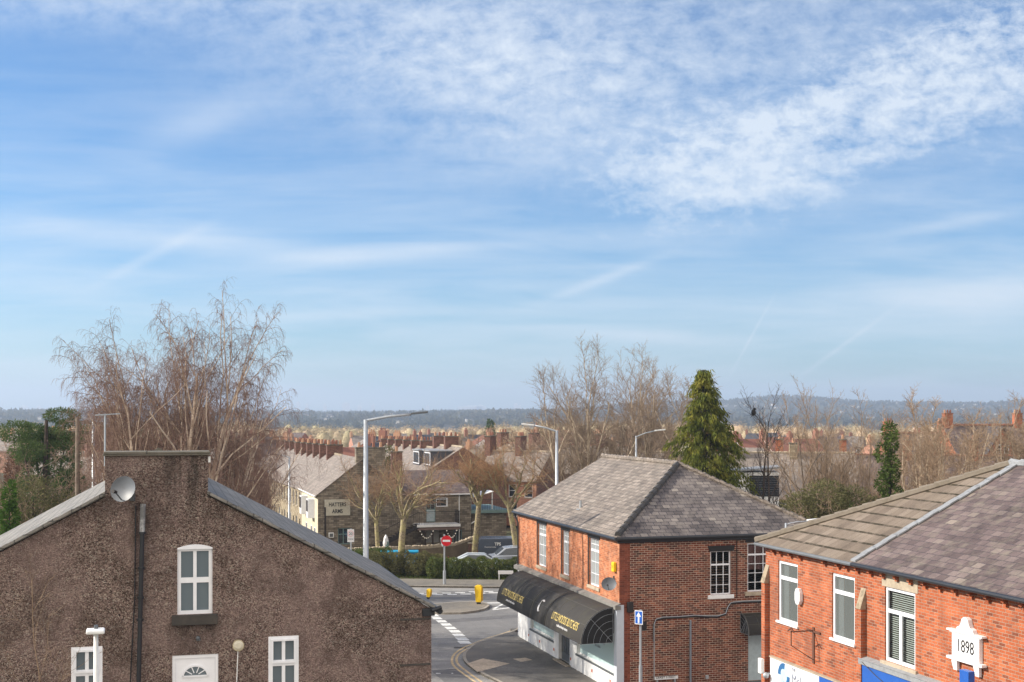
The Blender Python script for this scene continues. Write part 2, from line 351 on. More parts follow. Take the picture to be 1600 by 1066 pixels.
plain('logo_blue', (.03,.13,.30), .4); plain('logo_pale', (.45,.60,.75), .4); plain('ink', (.02,.02,.022), .5); plain('ink_grey', (.22,.24,.30), .5); plain('gold', (.62,.48,.16), .6); plain('pot', (.27,.12,.08), .85, scale=3); plain('pot_pale', (.46,.26,.16), .85)
plain('wood_dark', (.04,.025,.018), .7); plain('iron', (.025,.02,.02), .6); plain('rust', (.12,.05,.03), .8); plain('grey_green', (.16,.24,.23), .6); plain('pale_blue', (.42,.50,.52), .5); plain('blind', (.55,.56,.52), .7); plain('curtain', (.62,.63,.66), .9); plain('blind_brown', (.16,.09,.06), .7)
plain('room', (.55,.57,.55), .9); plain('tyre', (.015,.015,.016), .8); plain('rubber', (.02,.02,.02), .7); plain('chrome', (.5,.5,.52), .25, metal=.9); plain('car_grey', (.12,.14,.18), .25, metal=.4, var=.04); plain('car_white', (.62,.68,.72), .25, var=.03); plain('car_silver', (.42,.45,.50), .25, metal=.5, var=.04); plain('bin_blue', (.01,.22,.62), .4); plain('bin_cyan', (.02,.36,.62), .4)
plain('tail_red', (.35,.01,.01), .3); plain('brick_vent', (.5,.11,.05), .8); plain('pink', (.55,.05,.22), .5); plain('grey_paint', (.30,.34,.38), .5); plain('bird_black', (.01,.01,.012), .7); plain('bulb', (.9,.85,.75), .3)
def glassy(name, col, rough=.03, trans=.6, tcol=(.75,.8,.8)):
    m, nt, b = newmat(name); L = nt.links; nt.nodes.remove(b)
    g = node(nt, 'ShaderNodeBsdfPrincipled', Roughness=rough); g.inputs['Base Color'].default_value = (*col, 1); g.inputs['Specular IOR Level'].default_value = .8
    t = node(nt, 'ShaderNodeBsdfTransparent'); t.inputs[0].default_value = (*tcol, 1)
    fz = node(nt, 'ShaderNodeFresnel', IOR=1.5)
    f = math_(nt, 'ADD', math_(nt, 'MULTIPLY', fz.outputs[0], .9), 1-trans, clamp=True)
    x = nt.nodes.new('ShaderNodeMixShader'); L.new(f, x.inputs[0]); L.new(t.outputs[0], x.inputs[1]); L.new(g.outputs[0], x.inputs[2])
    L.new(x.outputs[0], nt.nodes['Material Output'].inputs[0]); M[name] = m
glassy('glass', (.03,.035,.04), trans=.9, tcol=(.9,.95,.95)); glassy('glass_far', (.05,.06,.07), .06, .25); glassy('glass_film', (.50,.66,.66), .25, .12, (.6,.75,.75)); glassy('glass_clear', (.02,.02,.02), .02, .75); glassy('glass_office', (.17,.19,.185), .08, .45); glassy('glass_pale', (.30,.33,.34), .12, .15); glassy('glass_grey', (.16,.20,.23), .2, .25)
def pebbledash():
    m, nt, b = newmat('pebbledash'); tc = node(nt, 'ShaderNodeTexCoord'); ob = tc.outputs['Object']; L = nt.links
    vo = node(nt, 'ShaderNodeTexVoronoi', Scale=50.0); L.new(ob, vo.inputs['Vector'])
    vc = node(nt, 'ShaderNodeSeparateColor'); L.new(vo.outputs['Color'], vc.inputs[0])
    c = ramp(nt, vc.outputs[0], [(0, (.06,.035,.027)), (.3, (.285,.185,.15)), (.6, (.60,.42,.35)), (.86, (.68,.50,.415)), (.92, (.88,.72,.58)), (1, (.95,.86,.74))])
    n1 = noise(nt, ob, .55, 6, .62, .4); pink = ramp(nt, n1, [(.44, 0.0), (.60, .85)])
    c = mix(nt, pink, c, mix(nt, .58, c, (.66,.46,.41)))
    n2 = noise(nt, ob, 1.3, 6, .7); c = mix(nt, ramp(nt, n2, [(.47, 0.0), (.60, .8)]), c, mix(nt, .55, c, (.085,.05,.03)))
    # run-off stains on the chimney: streaks that fade downwards
    sp = node(nt, 'ShaderNodeSeparateXYZ'); L.new(ob, sp.inputs[0])
    st = noise(nt, comb(nt, math_(nt, 'MULTIPLY', sp.outputs[0], 2.6), 0.0, math_(nt, 'MULTIPLY', sp.outputs[2], .28)), 1.8, 4, .6)
    hz = math_(nt, 'MULTIPLY', math_(nt, 'SUBTRACT', sp.outputs[2], 8.7), .52, clamp=True)
    rt = math_(nt, 'MULTIPLY', math_(nt, 'ADD', sp.outputs[0], 5.9), 1.2, clamp=True)
    k = math_(nt, 'MULTIPLY', math_(nt, 'MULTIPLY', ramp(nt, st, [(.40, 0.0), (.58, 1.0)]), hz), math_(nt, 'ADD', math_(nt, 'MULTIPLY', rt, .8), .2))
    c = mix(nt, math_(nt, 'MULTIPLY', k, .9), c, (.028,.024,.016))
    for px0, px1, py, dep, amt in ((268, 340, 974, 1.0, .75), (419, 466, 1066, .6, .3), (205, 232, 787, 3.4, .55), (560, 672, 960, 1.2, .4)):     # damp runs below sill, pipe and eaves
        xa, za = pU(px0, py, 27.85); xb = pU(px1, py, 27.85)[0]; xc = (xa+xb)/2-6.29; hw = (xb-xa)/2
        mx = math_(nt, 'SUBTRACT', 1.25, math_(nt, 'DIVIDE', math_(nt, 'ABSOLUTE', math_(nt, 'SUBTRACT', sp.outputs[0], xc)), hw), clamp=True)
        dz = math_(nt, 'DIVIDE', math_(nt, 'SUBTRACT', za, sp.outputs[2]), dep); mz = math_(nt, 'MULTIPLY', math_(nt, 'GREATER_THAN', dz, 0.0), math_(nt, 'SUBTRACT', 1.0, dz, clamp=True))
        f = math_(nt, 'MULTIPLY', math_(nt, 'MULTIPLY', math_(nt, 'MULTIPLY', mx, 2, clamp=True), mz), math_(nt, 'MULTIPLY', ramp(nt, n2, [(.35, .3), (.6, 1.0)]), amt)); c = mix(nt, f, c, (.05,.035,.026))
    L.new(c, b.inputs['Base Color']); b.inputs['Roughness'].default_value = .9
    bp = node(nt, 'ShaderNodeBump', Strength=.9, Distance=.02); L.new(math_(nt, 'SUBTRACT', 1, math_(nt, 'MULTIPLY', vo.outputs['Distance'], 20)), bp.inputs['Height']); L.new(bp.outputs[0], b.inputs['Normal'])
    M['pebbledash'] = m
pebbledash()
def ground_mat(name, c1, c2, sc=.35, fine=30, patch=None, rough=.9):
    m, nt, b = newmat(name); tc = node(nt, 'ShaderNodeTexCoord'); ob = tc.outputs['Object']
    c = mix(nt, ramp(nt, noise(nt, ob, sc, 7, .65), [(.35, 0.0), (.66, 1.0)]), c1, c2)
    c = mix(nt, .5, c, ramp(nt, noise(nt, ob, fine, 3, .7), [(.3, .5), (.7, 1.5)]), 'MULTIPLY')
    c = mix(nt, .9, c, ramp(nt, noise(nt, ob, 1.3, 7, .8, 1.2), [(.3, .68), (.7, 1.3)]), 'MULTIPLY')
    if patch: c = mix(nt, ramp(nt, noise(nt, ob, patch[1], 3, .5), [(.5, 0.0), (.56, patch[2])]), c, patch[0])
    nt.links.new(c, b.inputs['Base Color']); b.inputs['Roughness'].default_value = rough; M[name] = m
ground_mat('asphalt', (.195,.19,.184), (.28,.27,.255), .22, 14, ((.125,.125,.13), .09, .5))
ground_mat('asphalt_patch', (.115,.114,.116), (.155,.15,.148), .5, 14); ground_mat('kerb_iron', (.05,.048,.045), (.08,.075,.07), 2, 20)
ground_mat('pavement', (.085,.08,.073), (.18,.168,.15), .16, 12, ((.24,.215,.185), .12, .45))
ground_mat('pave_far', (.13,.12,.105), (.2,.18,.15), .3, 12, ((.25,.21,.16), .1, .6)); ground_mat('flags', (.46,.37,.27), (.54,.44,.33), .8, 14); ground_mat('kerb', (.28,.25,.21), (.38,.34,.28), 1, 12)
ground_mat('paint_white', (.62,.62,.60), (.75,.75,.72), 1.2, 9); ground_mat('paint_yellow', (.48,.36,.20), (.60,.46,.27), 1.2, 9)
def terrain_mat():
    m, nt, b = newmat('terrain'); tc = node(nt, 'ShaderNodeTexCoord'); ob = tc.outputs['Object']; L = nt.links
    near = mix(nt, ramp(nt, noise(nt, ob, .12, 6, .6), [(.35, 0.0), (.65, 1.0)]), (.05,.065,.028), (.12,.095,.065))
    vo = node(nt, 'ShaderNodeTexVoronoi', Scale=.006); L.new(ob, vo.inputs['Vector']); sc = node(nt, 'ShaderNodeSeparateColor'); L.new(vo.outputs['Color'], sc.inputs[0])
    far = ramp(nt, sc.outputs[0], [(0, (.055,.05,.042)), (.35, (.075,.07,.05)), (.6, (.06,.055,.048)), (.8, (.10,.115,.055)), (1, (.14,.12,.085))])
    far = mix(nt, ramp(nt, noise(nt, ob, .02, 6, .7), [(.35, 0.0), (.7, .8)]), far, (.045,.043,.04))
    sp = node(nt, 'ShaderNodeSeparateXYZ'); L.new(ob, sp.inputs[0])
    c = mix(nt, math_(nt, 'MULTIPLY', math_(nt, 'SUBTRACT', sp.outputs[1], 500), .002, clamp=True), near, far)
    L.new(c, b.inputs['Base Color']); b.inputs['Roughness'].default_value = 1; b.inputs['Specular IOR Level'].default_value = .1; M['terrain'] = m
terrain_mat()
def bark(name, c1, c2, sc=5, c3=None):
    m, nt, b = newmat(name); tc = node(nt, 'ShaderNodeTexCoord'); ob = tc.outputs['Object']
    c = mix(nt, ramp(nt, noise(nt, ob, sc, 5, .7), [(.4, 0.0), (.6, 1.0)]), c1, c2)
    if c3: c = mix(nt, ramp(nt, noise(nt, ob, sc*.3, 4, .6), [(.45, 0.0), (.6, .85)]), c, c3)
    oi = node(nt, 'ShaderNodeObjectInfo'); c = mix(nt, .35, c, ramp(nt, oi.outputs['Random'], [(0, .7), (1, 1.35)]), 'MULTIPLY')
    nt.links.new(c, b.inputs['Base Color']); b.inputs['Roughness'].default_value = .9; b.inputs['Specular IOR Level'].default_value = .2; M[name] = m
bark('bark_birch', (.52,.41,.31), (.68,.56,.44), 3, (.26,.165,.12)); bark('twig_birch', (.15,.095,.075), (.27,.175,.135)); bark('bark_plane', (.14,.11,.08), (.36,.295,.195), 9, (.36,.32,.15)); bark('twig_plane', (.25,.14,.07), (.36,.22,.12))
bark('twig_orange', (.25,.15,.09), (.37,.25,.16)); bark('bark_syc', (.46,.37,.27), (.60,.49,.37), 3, (.30,.25,.18)); bark('twig_syc', (.20,.145,.105), (.33,.25,.18)); bark('bark_grey', (.13,.10,.08), (.22,.18,.14)); bark('twig_tan', (.23,.16,.105), (.36,.26,.175)); bark('twig_red', (.20,.13,.095), (.36,.25,.18)); bark('twig_far', (.36,.265,.17), (.50,.375,.25), .045, (.36,.33,.19)); bark('bark_dark', (.04,.033,.028), (.08,.06,.05))
def leaf(name, stops, tr=.25, sc=1.2):
    m, nt, b = newmat(name); tc = node(nt, 'ShaderNodeTexCoord'); ob = tc.outputs['Object']; L = nt.links
    c = ramp(nt, noise(nt, ob, sc, 5, .75), stops); nt.nodes.remove(b)
    d = node(nt, 'ShaderNodeBsdfDiffuse'); t = node(nt, 'ShaderNodeBsdfTranslucent'); L.new(c, d.inputs[0]); L.new(c, t.inputs[0])
    x = nt.nodes.new('ShaderNodeMixShader'); x.inputs[0].default_value = tr; L.new(d.outputs[0], x.inputs[1]); L.new(t.outputs[0], x.inputs[2]); L.new(x.outputs[0], nt.nodes['Material Output'].inputs[0]); M[name] = m
leaf('leaf_cypress', [(.3, (.04,.055,.015)), (.48, (.12,.14,.03)), (.62, (.27,.255,.05)), (.75, (.30,.22,.08))]); leaf('leaf_pine', [(.3, (.04,.06,.028)), (.5, (.085,.13,.045)), (.7, (.17,.20,.085))]); leaf('leaf_hedge', [(.3, (.05,.08,.025)), (.5, (.12,.15,.05)), (.62, (.2,.21,.08)), (.75, (.32,.25,.13))], sc=3)
leaf('leaf_ivy', [(.3, (.03,.045,.015)), (.5, (.075,.11,.03)), (.68, (.17,.21,.06)), (.78, (.2,.15,.09))]); leaf('leaf_bright', [(.3, (.03,.06,.012)), (.6, (.08,.15,.03)), (.75, (.14,.22,.05))]); leaf('leaf_dry', [(.3, (.10,.05,.035)), (.6, (.18,.10,.065)), (.75, (.26,.17,.11))]); leaf('leaf_olive', [(.3, (.08,.085,.04)), (.6, (.18,.17,.08)), (.75, (.3,.25,.14))]); leaf('wood_blue', [(.3, (.04,.045,.035)), (.5, (.08,.08,.055)), (.68, (.15,.125,.085))], sc=.012)
leaf('grass', [(.3, (.06,.09,.02)), (.6, (.11,.15,.035)), (.75, (.16,.17,.06))])
# ------------------------------------------------------------------ fast vegetation meshes
def np_mesh(name, V, Q, mat, parent=None, smooth=False):
    me = bpy.data.meshes.new(name); V = np.asarray(V, np.float32); Q = np.asarray(Q, np.int32); k = Q.shape[1]
    me.vertices.add(len(V)); me.vertices.foreach_set('co', V.ravel()); me.loops.add(Q.size); me.loops.foreach_set('vertex_index', Q.ravel())
    me.polygons.add(len(Q)); me.polygons.foreach_set('loop_start', np.arange(len(Q), dtype=np.int32)*k); me.polygons.foreach_set('loop_total', np.full(len(Q), k, np.int32))
    if smooth: me.polygons.foreach_set('use_smooth', np.ones(len(Q), bool))
    me.materials.append(mat); me.update(calc_edges=True); o = bpy.data.objects.new(name, me); scn.collection.objects.link(o)
    if parent: o.parent = parent
    return o
def tubes(lst, sides):
    Vs, Qs, k = [], [], 0; by = {}
    for pts, rad in lst: by.setdefault(len(pts), []).append((pts, rad))
    for n, g in by.items():
        P = np.array([x[0] for x in g], float); Rr = np.array([x[1] for x in g], float); N = len(g)
        T = np.empty_like(P); T[:, 1:-1] = P[:, 2:]-P[:, :-2]; T[:, 0] = P[:, 1]-P[:, 0]; T[:, -1] = P[:, -1]-P[:, -2]
        T /= np.linalg.norm(T, axis=2, keepdims=True)+1e-9
        A = np.cross(T, np.array([.37, .81, .15])); A /= np.linalg.norm(A, axis=2, keepdims=True)+1e-9; B = np.cross(T, A)
        an = 2*np.pi*np.arange(sides)/sides
        V = P[:, :, None]+(A[:, :, None]*np.cos(an)[None, None, :, None]+B[:, :, None]*np.sin(an)[None, None, :, None])*Rr[:, :, None, None]
        idx = k+np.arange(N*n*sides).reshape(N, n, sides); nx = np.roll(idx, -1, axis=2)
        Q = np.stack([idx[:, :-1], nx[:, :-1], nx[:, 1:], idx[:, 1:]], -1).reshape(-1, 4)
        Vs.append(V.reshape(-1, 3)); Qs.append(Q); k += N*n*sides
    return np.concatenate(Vs), np.concatenate(Qs)
def grow(rng, stems, lv):
    out = [[] for _ in lv]; rnd = rng.random; gs = rng.gauss
    def br(p, d, L, r, l, tip):
        sp = lv[l]; n = sp['seg']; w = sp['wig']; up = sp['up']; pts = [p]; ds = [d]; rs = [r]; st = L/n; cv = sp.get('curve', 0)
        for i in range(n):
            u2 = up+cv*i/n
            x, y, z = d[0]+gs(0, w), d[1]+gs(0, w), d[2]+gs(0, w)+u2; q = 1/math.sqrt(x*x+y*y+z*z+1e-9); d = (x*q, y*q, z*q)
            p = (p[0]+d[0]*st, p[1]+d[1]*st, p[2]+d[2]*st); pts.append(p); ds.append(d); rs.append(r*(1-(1-tip)*(i+1)/n))
        out[l].append((pts, rs))
        if l+1 < len(lv):
            c = lv[l+1]; nc = c['n']; nc = int(nc+rnd()) if isinstance(nc, float) else nc; s0 = c['start']; az = rnd()*6.28
            for k in range(nc):
                t = s0+(1-s0)*(k+rnd()*.9)/nc; f = t*n; i = min(n-1, int(f)); f -= i
                a, b = pts[i], pts[i+1]; q = (a[0]+(b[0]-a[0])*f, a[1]+(b[1]-a[1])*f, a[2]+(b[2]-a[2])*f); dd = ds[i+1]
                az += 2.4+gs(0, .4); ref = (0, 0, 1) if abs(dd[2]) < .9 else (1, 0, 0)
                ax = (dd[1]*ref[2]-dd[2]*ref[1], dd[2]*ref[0]-dd[0]*ref[2], dd[0]*ref[1]-dd[1]*ref[0]); m = 1/math.sqrt(ax[0]**2+ax[1]**2+ax[2]**2); ax = (ax[0]*m, ax[1]*m, ax[2]*m)
                ay = (dd[1]*ax[2]-dd[2]*ax[1], dd[2]*ax[0]-dd[0]*ax[2], dd[0]*ax[1]-dd[1]*ax[0])
                an = R(c['ang']+gs(0, 9)); ca, sa, cz, sz = math.cos(an), math.sin(an), math.cos(az), math.sin(az)
                nd = tuple(dd[j]*ca+(ax[j]*cz+ay[j]*sz)*sa for j in range(3))
                br(q, nd, L*c['len']*(1-c.get('fall', .5)*t)*(.65+.7*rnd()), max(c['rmin'], min(rs[i]*.75, rs[i]*c['rr'])), l+1, c.get('tip', .4))
    for p, d, L, r in stems: br(p, d, L, r, 0, lv[0].get('tip', .25))
    return out
def bare_tree(name, label, seed, stems, lv, mt, mc, split=2, group=None, loc=(0,0,0), sides=(8,5,4,3,3), fit=None, wide=1.0):
    g = grow(random.Random(seed), stems, lv)
    if fit:
        zs = sorted(p[2] for l in g[-2:] for pts, _ in l for p in pts); f = fit/zs[int(len(zs)*.997)]
        g = [[([(x*f*wide, y*f*wide, z*f) for x, y, z in pts], rs) for pts, rs in l] for l in g]
    t = thing(name, label, 'tree', loc, 0, group)
    a = [tubes(g[i], sides[i]) for i in range(split) if g[i]]; V = []; Q = []; k = 0
    for v, q in a: V.append(v); Q.append(q+k); k += len(v)
    np_mesh('trunk', np.concatenate(V), np.concatenate(Q), M[mt], t, True)
    a = [tubes(g[i], sides[i]) for i in range(split, len(lv)) if g[i]]; V = []; Q = []; k = 0
    for v, q in a: V.append(v); Q.append(q+k); k += len(v)
    np_mesh('crown', np.concatenate(V), np.concatenate(Q), M[mc], t); return t
def sprays(P, D, ln, wd, rng, fold=.0):
    """one narrow leaf-like quad at each point P along direction D"""
    P = np.asarray(P, float); D = np.asarray(D, float); N = len(P); D /= np.linalg.norm(D, axis=1, keepdims=True)+1e-9
    rv = rng.normal(size=(N, 3)); A = np.cross(D, rv); A /= np.linalg.norm(A, axis=1, keepdims=True)+1e-9
    ln = (np.ones(N)*ln*rng.uniform(.6, 1.4, N))[:, None]; wd = (np.ones(N)*wd*rng.uniform(.6, 1.4, N))[:, None]
    V = np.stack([P, P+D*ln*.45+A*wd*.5, P+D*ln, P+D*ln*.45-A*wd*.5], 1).reshape(-1, 3)
    return V, np.arange(N*4).reshape(N, 4)
def blob_leaves(seed, blobs, n, ln, wd, down=0.0, shell=.55):
    rng = np.random.default_rng(seed); Ps, Ds = [], []
    vol = np.array([b[3]*b[4]*b[5] for b in blobs], float)**.67; vol /= vol.sum()
    for b, f in zip(blobs, vol):
        k = int(n*f); d = rng.normal(size=(k, 3)); d /= np.linalg.norm(d, axis=1, keepdims=True); r = shell+(1-shell)*rng.random(k)**.6
        P = np.array(b[:3])+d*r[:, None]*np.array(b[3:6]); Ps.append(P); Ds.append(d+rng.normal(size=(k, 3))*.6+np.array([0, 0, -down]))
    return sprays(np.concatenate(Ps), np.concatenate(Ds), ln, wd, rng)
# ------------------------------------------------------------------ terrain
def smooth(x, a, b):
    t = min(1, max(0, (x-a)/(b-a))); return t*t*(3-2*t)
def gz(x, y):
    z = -.0125*max(0, min(y, 700)-112)-.006*max(0, min(y, 1500)-700)
    if y > 1400:
        z += 12*smooth(y, 1500, 2500)*(1-.25*smooth(x, 0, 300))+3*math.sin(x*.006+1)*smooth(y, 1600, 2500)
        px = 800+FPX*x/max(y, 1); e = 0
        for c, w, h in ((1010, 90, 24), (1230, 110, 38), (1130, 110, 14), (1450, 160, 26), (1610, 60, 24)): e += h*math.exp(-((px-c)/w)**2)
        z += e*smooth(y, 2300, 3600)*(1-.6*smooth(y, 4200, 7000))*(y/3600)**.3
    return z
def ground():
    ys = [-60, -20, 0, 20, 40, 60, 80, 100, 112, 130, 160, 200, 260, 340, 440, 560, 700, 860, 1050, 1250, 1450, 1650, 1850, 2050, 2250, 2450, 2650, 2850, 3050, 3250, 3450, 3650, 3900, 4200, 4700, 5400, 6500, 8000, 11000, 16000, 26000]
    V, Q, nx = [], [], 121
    for y in ys:
        hw = max(160, abs(y)*.62+160)
        for i in range(nx):
            x = (i/(nx-1)*2-1)*hw; V.append((x, y, gz(x, y)-.004))
    for j in range(len(ys)-1):
        for i in range(nx-1): a = j*nx+i; Q.append((a, a+1, a+nx+1, a+nx))
    o = np_mesh('ground', V, Q, M['terrain'], smooth=True); tag(o, kind='structure')
ground()
def gp(V, U, z=0.0): return W(V, U, z)
def sheet(name, pts, mt, z, kind='structure', thick=0):
    m = MB(); P = [Vector((p.x, p.y, z)) for p in pts]
    if thick: m.prism([Vector((p.x, p.y, z-thick)) for p in pts], (0, 0, thick))
    else: m.poly(P, Z_)
    return tag(m.build(name, M[mt]), kind=kind)
# roads: the main road crosses beyond the shop; our street joins it
MR0, MR1 = 66.0, None
far_kerb_l, far_kerb_r = pG(560, 917), pG(900, 921)
fk = (far_kerb_r-far_kerb_l).normalized(); fn = Vector((-fk.y, fk.x, 0))
fk0, fk1 = far_kerb_l-fk*60, far_kerb_r+fk*70
sheet('road', [Vector((fk0.x, fk0.y, 0)), Vector((fk1.x, fk1.y, 0)), gp(60, 60), gp(60, 40), gp(18, 36), gp(18, 10), gp(4, 10), gp(4, 50), gp(-40, 60)], 'asphalt', .004)
sheet('verge', [fk0+fn*3.4, fk1+fn*3.4, fk1+fn*9, fk0+fn*9], 'terrain', .03)
def kerb_line(pts, w=.14, h=.12, name='kerb', mt='kerb'):
    m = MB()
    for a, b in zip(pts, pts[1:]):
        t = (b-a).normalized(); n = Vector((-t.y, t.x, 0))*w
        m.hexa([Vector((q.x, q.y, zz)) for zz in (0, h) for q in (a-n, b-n, b, a)])
    return tag(m.build(name, M[mt]), kind='structure')
sheet('far_pavement', [fk0, fk1, fk1+fn*3.5, fk0+fn*3.5], 'pave_far', .11, thick=.11)
kerb_line([fk1, fk0], name='far_kerb')
def z7(x, y): return (640+x/6.42, 900+y/6.42)
kp = [pG(*z7(*p)) for p in ((1180,505), (1027,572), (900,612), (760,655), (640,705), (570,760), (535,810), (545,870), (590,915), (660,962), (760,1022), (860,1070), (1000,1150), (1200,1290))]
def smooth_line(pts, n=5):
    out = []
    for i in range(len(pts)-1):
        p0, p1, p2, p3 = pts[max(i-1,0)], pts[i], pts[i+1], pts[min(i+2,len(pts)-1)]
        for k in range(n):
            t = k/n; out.append(.5*((2*p1)+(p2-p0)*t+(2*p0-5*p1+4*p2-p3)*t*t+(3*p1-p0-3*p2+p3)*t**3))
    return out+[pts[-1]]
ks = smooth_line(kp); kerb_line(ks[::-1])
last = grid(ks[-1]); first = grid(ks[0])
sheet('pavement', [Vector(p) for p in ks]+[gp(last[0]+.4, 36), gp(19.2, 36), gp(19.2, 66), gp(first[0]+6, 66)], 'pavement', .118, thick=.1)
sheet('side_pavement', [gp(19.2, 47.6), gp(60, 47.6), gp(60, 49.6), gp(19.2, 49.6)], 'pavement', .12, thick=.12)
sheet('far_side_pavement', [gp(33, 64), gp(60, 60), gp(60, 63), gp(33, 67)], 'pavement', .12, thick=.12)
sheet('paving_patch', [pG(*z7(*p), .118) for p in ((575,880), (735,828), (1005,880), (680,965))], 'flags', .122)
rg = random.Random(6)
for V_, U_ in ((12.5, 57), (15.5, 62), (9.5, 66), (14.2, 71), (20, 74)):
    c = W(V_, U_); sheet('drain_cover', [c+Vector((.33*math.cos(R(k*30)), .33*math.sin(R(k*30)), 0)) for k in range(12)] if V_ != 15.5 else [c+Vector(p) for p in ((-.3,-.22,0), (.3,-.22,0), (.3,.22,0), (-.3,.22,0))], 'kerb_iron', .0075)
for q, z_ in (([(10.0,58.5), (12.6,58.5), (12.6,64.5), (10.0,64.5)], .0066), ([(7,68), (24,70.5), (24,71.6), (7,69.1)], .0064), ([(12.9,52), (14.2,52), (14.2,57), (12.9,57)], .0068)): sheet('road_patch', [gp(*p) for p in q], 'asphalt_patch', z_)
sheet('paving_patch', [pG(640+x/2.76, 680+y/2.76, .118) for x, y in ((445,965), (500,960), (530,970), (480,978))], 'flags', .122)
def stripe(name, pts, w, mt, z, dash=None):
    m = MB(); 
    for a, b in zip(pts, pts[1:]):
        t = (b-a).normalized(); n = Vector((-t.y, t.x, 0))*w/2
        m.poly([Vector((q.x, q.y, z)) for q in (a-n, b-n, b+n, a+n)], Z_)
    return tag(m.build(name, M[mt]), kind='structure')
yl = [(1180,490), (1027,548), (900,590), (780,625), (640,680), (540,722), (455,780), (425,840), (445,905), (530,975), (650,1060), (800,1160)]
yl2 = [(1200,500), (1027,566), (920,600), (780,643), (650,698), (560,742), (492,790), (470,840), (490,890), (575,960), (700,1050), (860,1160)]
for q in (yl, yl2): stripe('yellow_line', smooth_line([pG(*z7(*p)) for p in q], 4), .11, 'paint_yellow', .009)
m = MB()
for x, y in ((243,398), (275,426), (322,457), (367,489), (412,524), (455,558), (492,595), (528,633), (551,668)):
    s = .85+(y-398)/900; q = [pG(*z7(x+dx*s, y+dy*s)) for dx, dy in ((-66,-12), (34,-13), (66,11), (-36,13))]
    m.poly([Vector((p.x, p.y, .009)) for p in q], Z_)
tag(m.build('crossing_markings', M['paint_white']), kind='structure')
m = MB()
for x0, x1, y in ((60,200,190), (225,330,189), (375,470,187), (505,612,183), (640,755,174), (790,895,170), (950,1060,166)):
    for a, b, c in ((x0-50, x1-58, y-13), (x0, x1, y)):
        q = [pG(*z7(*p)) for p in ((a,c-3.4), (b,c-3.4), (b+6,c+3.4), (a+6,c+3.4))]; m.poly([Vector((p.x, p.y, .009)) for p in q], Z_)
for q in (((730,270),(960,268),(960,275),(730,277)), ((830,330),(925,282),(945,286),(860,332)), ((830,338),(1000,318),(1003,325),(835,345))):
    m.poly([Vector((pG(*z7(*p)).x, pG(*z7(*p)).y, .009)) for p in q], Z_)
for a, b in ((265,310), (420,437)):
    q = [pG(*z7(*p)) for p in ((a,976), (b,976), (b,983), (a,983))]; m.poly([Vector((p.x, p.y, .009)) for p in q], Z_)
tag(m.build('lane_markings', M['paint_white']), kind='structure')
isl = [pG(*z7(*p)) for p in ((-60,330), (200,300), (420,282), (640,272), (740,278), (795,298), (800,318), (760,345), (660,368), (520,385), (340,388), (150,380), (-60,365))]
m = MB(); m.prism([Vector((p.x, p.y, 0)) for p in isl], (0,0,.12)); tag(m.build('island_kerb', M['kerb']), kind='structure')
ic = sum(isl, Vector())/len(isl); sheet('island', [p+(ic-p).normalized()*.16 for p in isl], 'pave_far', .124)
# raised yard behind the rendered house
m = MB(); c = [gp(-9, 12), gp(6.6, 12), gp(6.6, 27.6), gp(-9, 27.6)]; m.prism(c, (0,0,4.1)); o = m.build('yard_terrace', M['stone']); tag(o, kind='structure')
# ------------------------------------------------------------------ roofs & trims
def slab(m, pts, t=.06): m.prism([Vector(p)-Z_*t for p in pts], (0,0,t))
def ridge_tiles(m, p, q, r=.12, L=.45, lift=.0, saw=.02):
    p, q = Vector(p), Vector(q); n = max(1, int((q-p).length/L)); t = (q-p)/n
    for i in range(n): m.tube([p+t*i+Z_*(lift+saw), p+t*(i+1.03)+Z_*lift], [r*1.12, r*.92], 7)
def rect_pts(F, px0, py0, px1, py1): pass
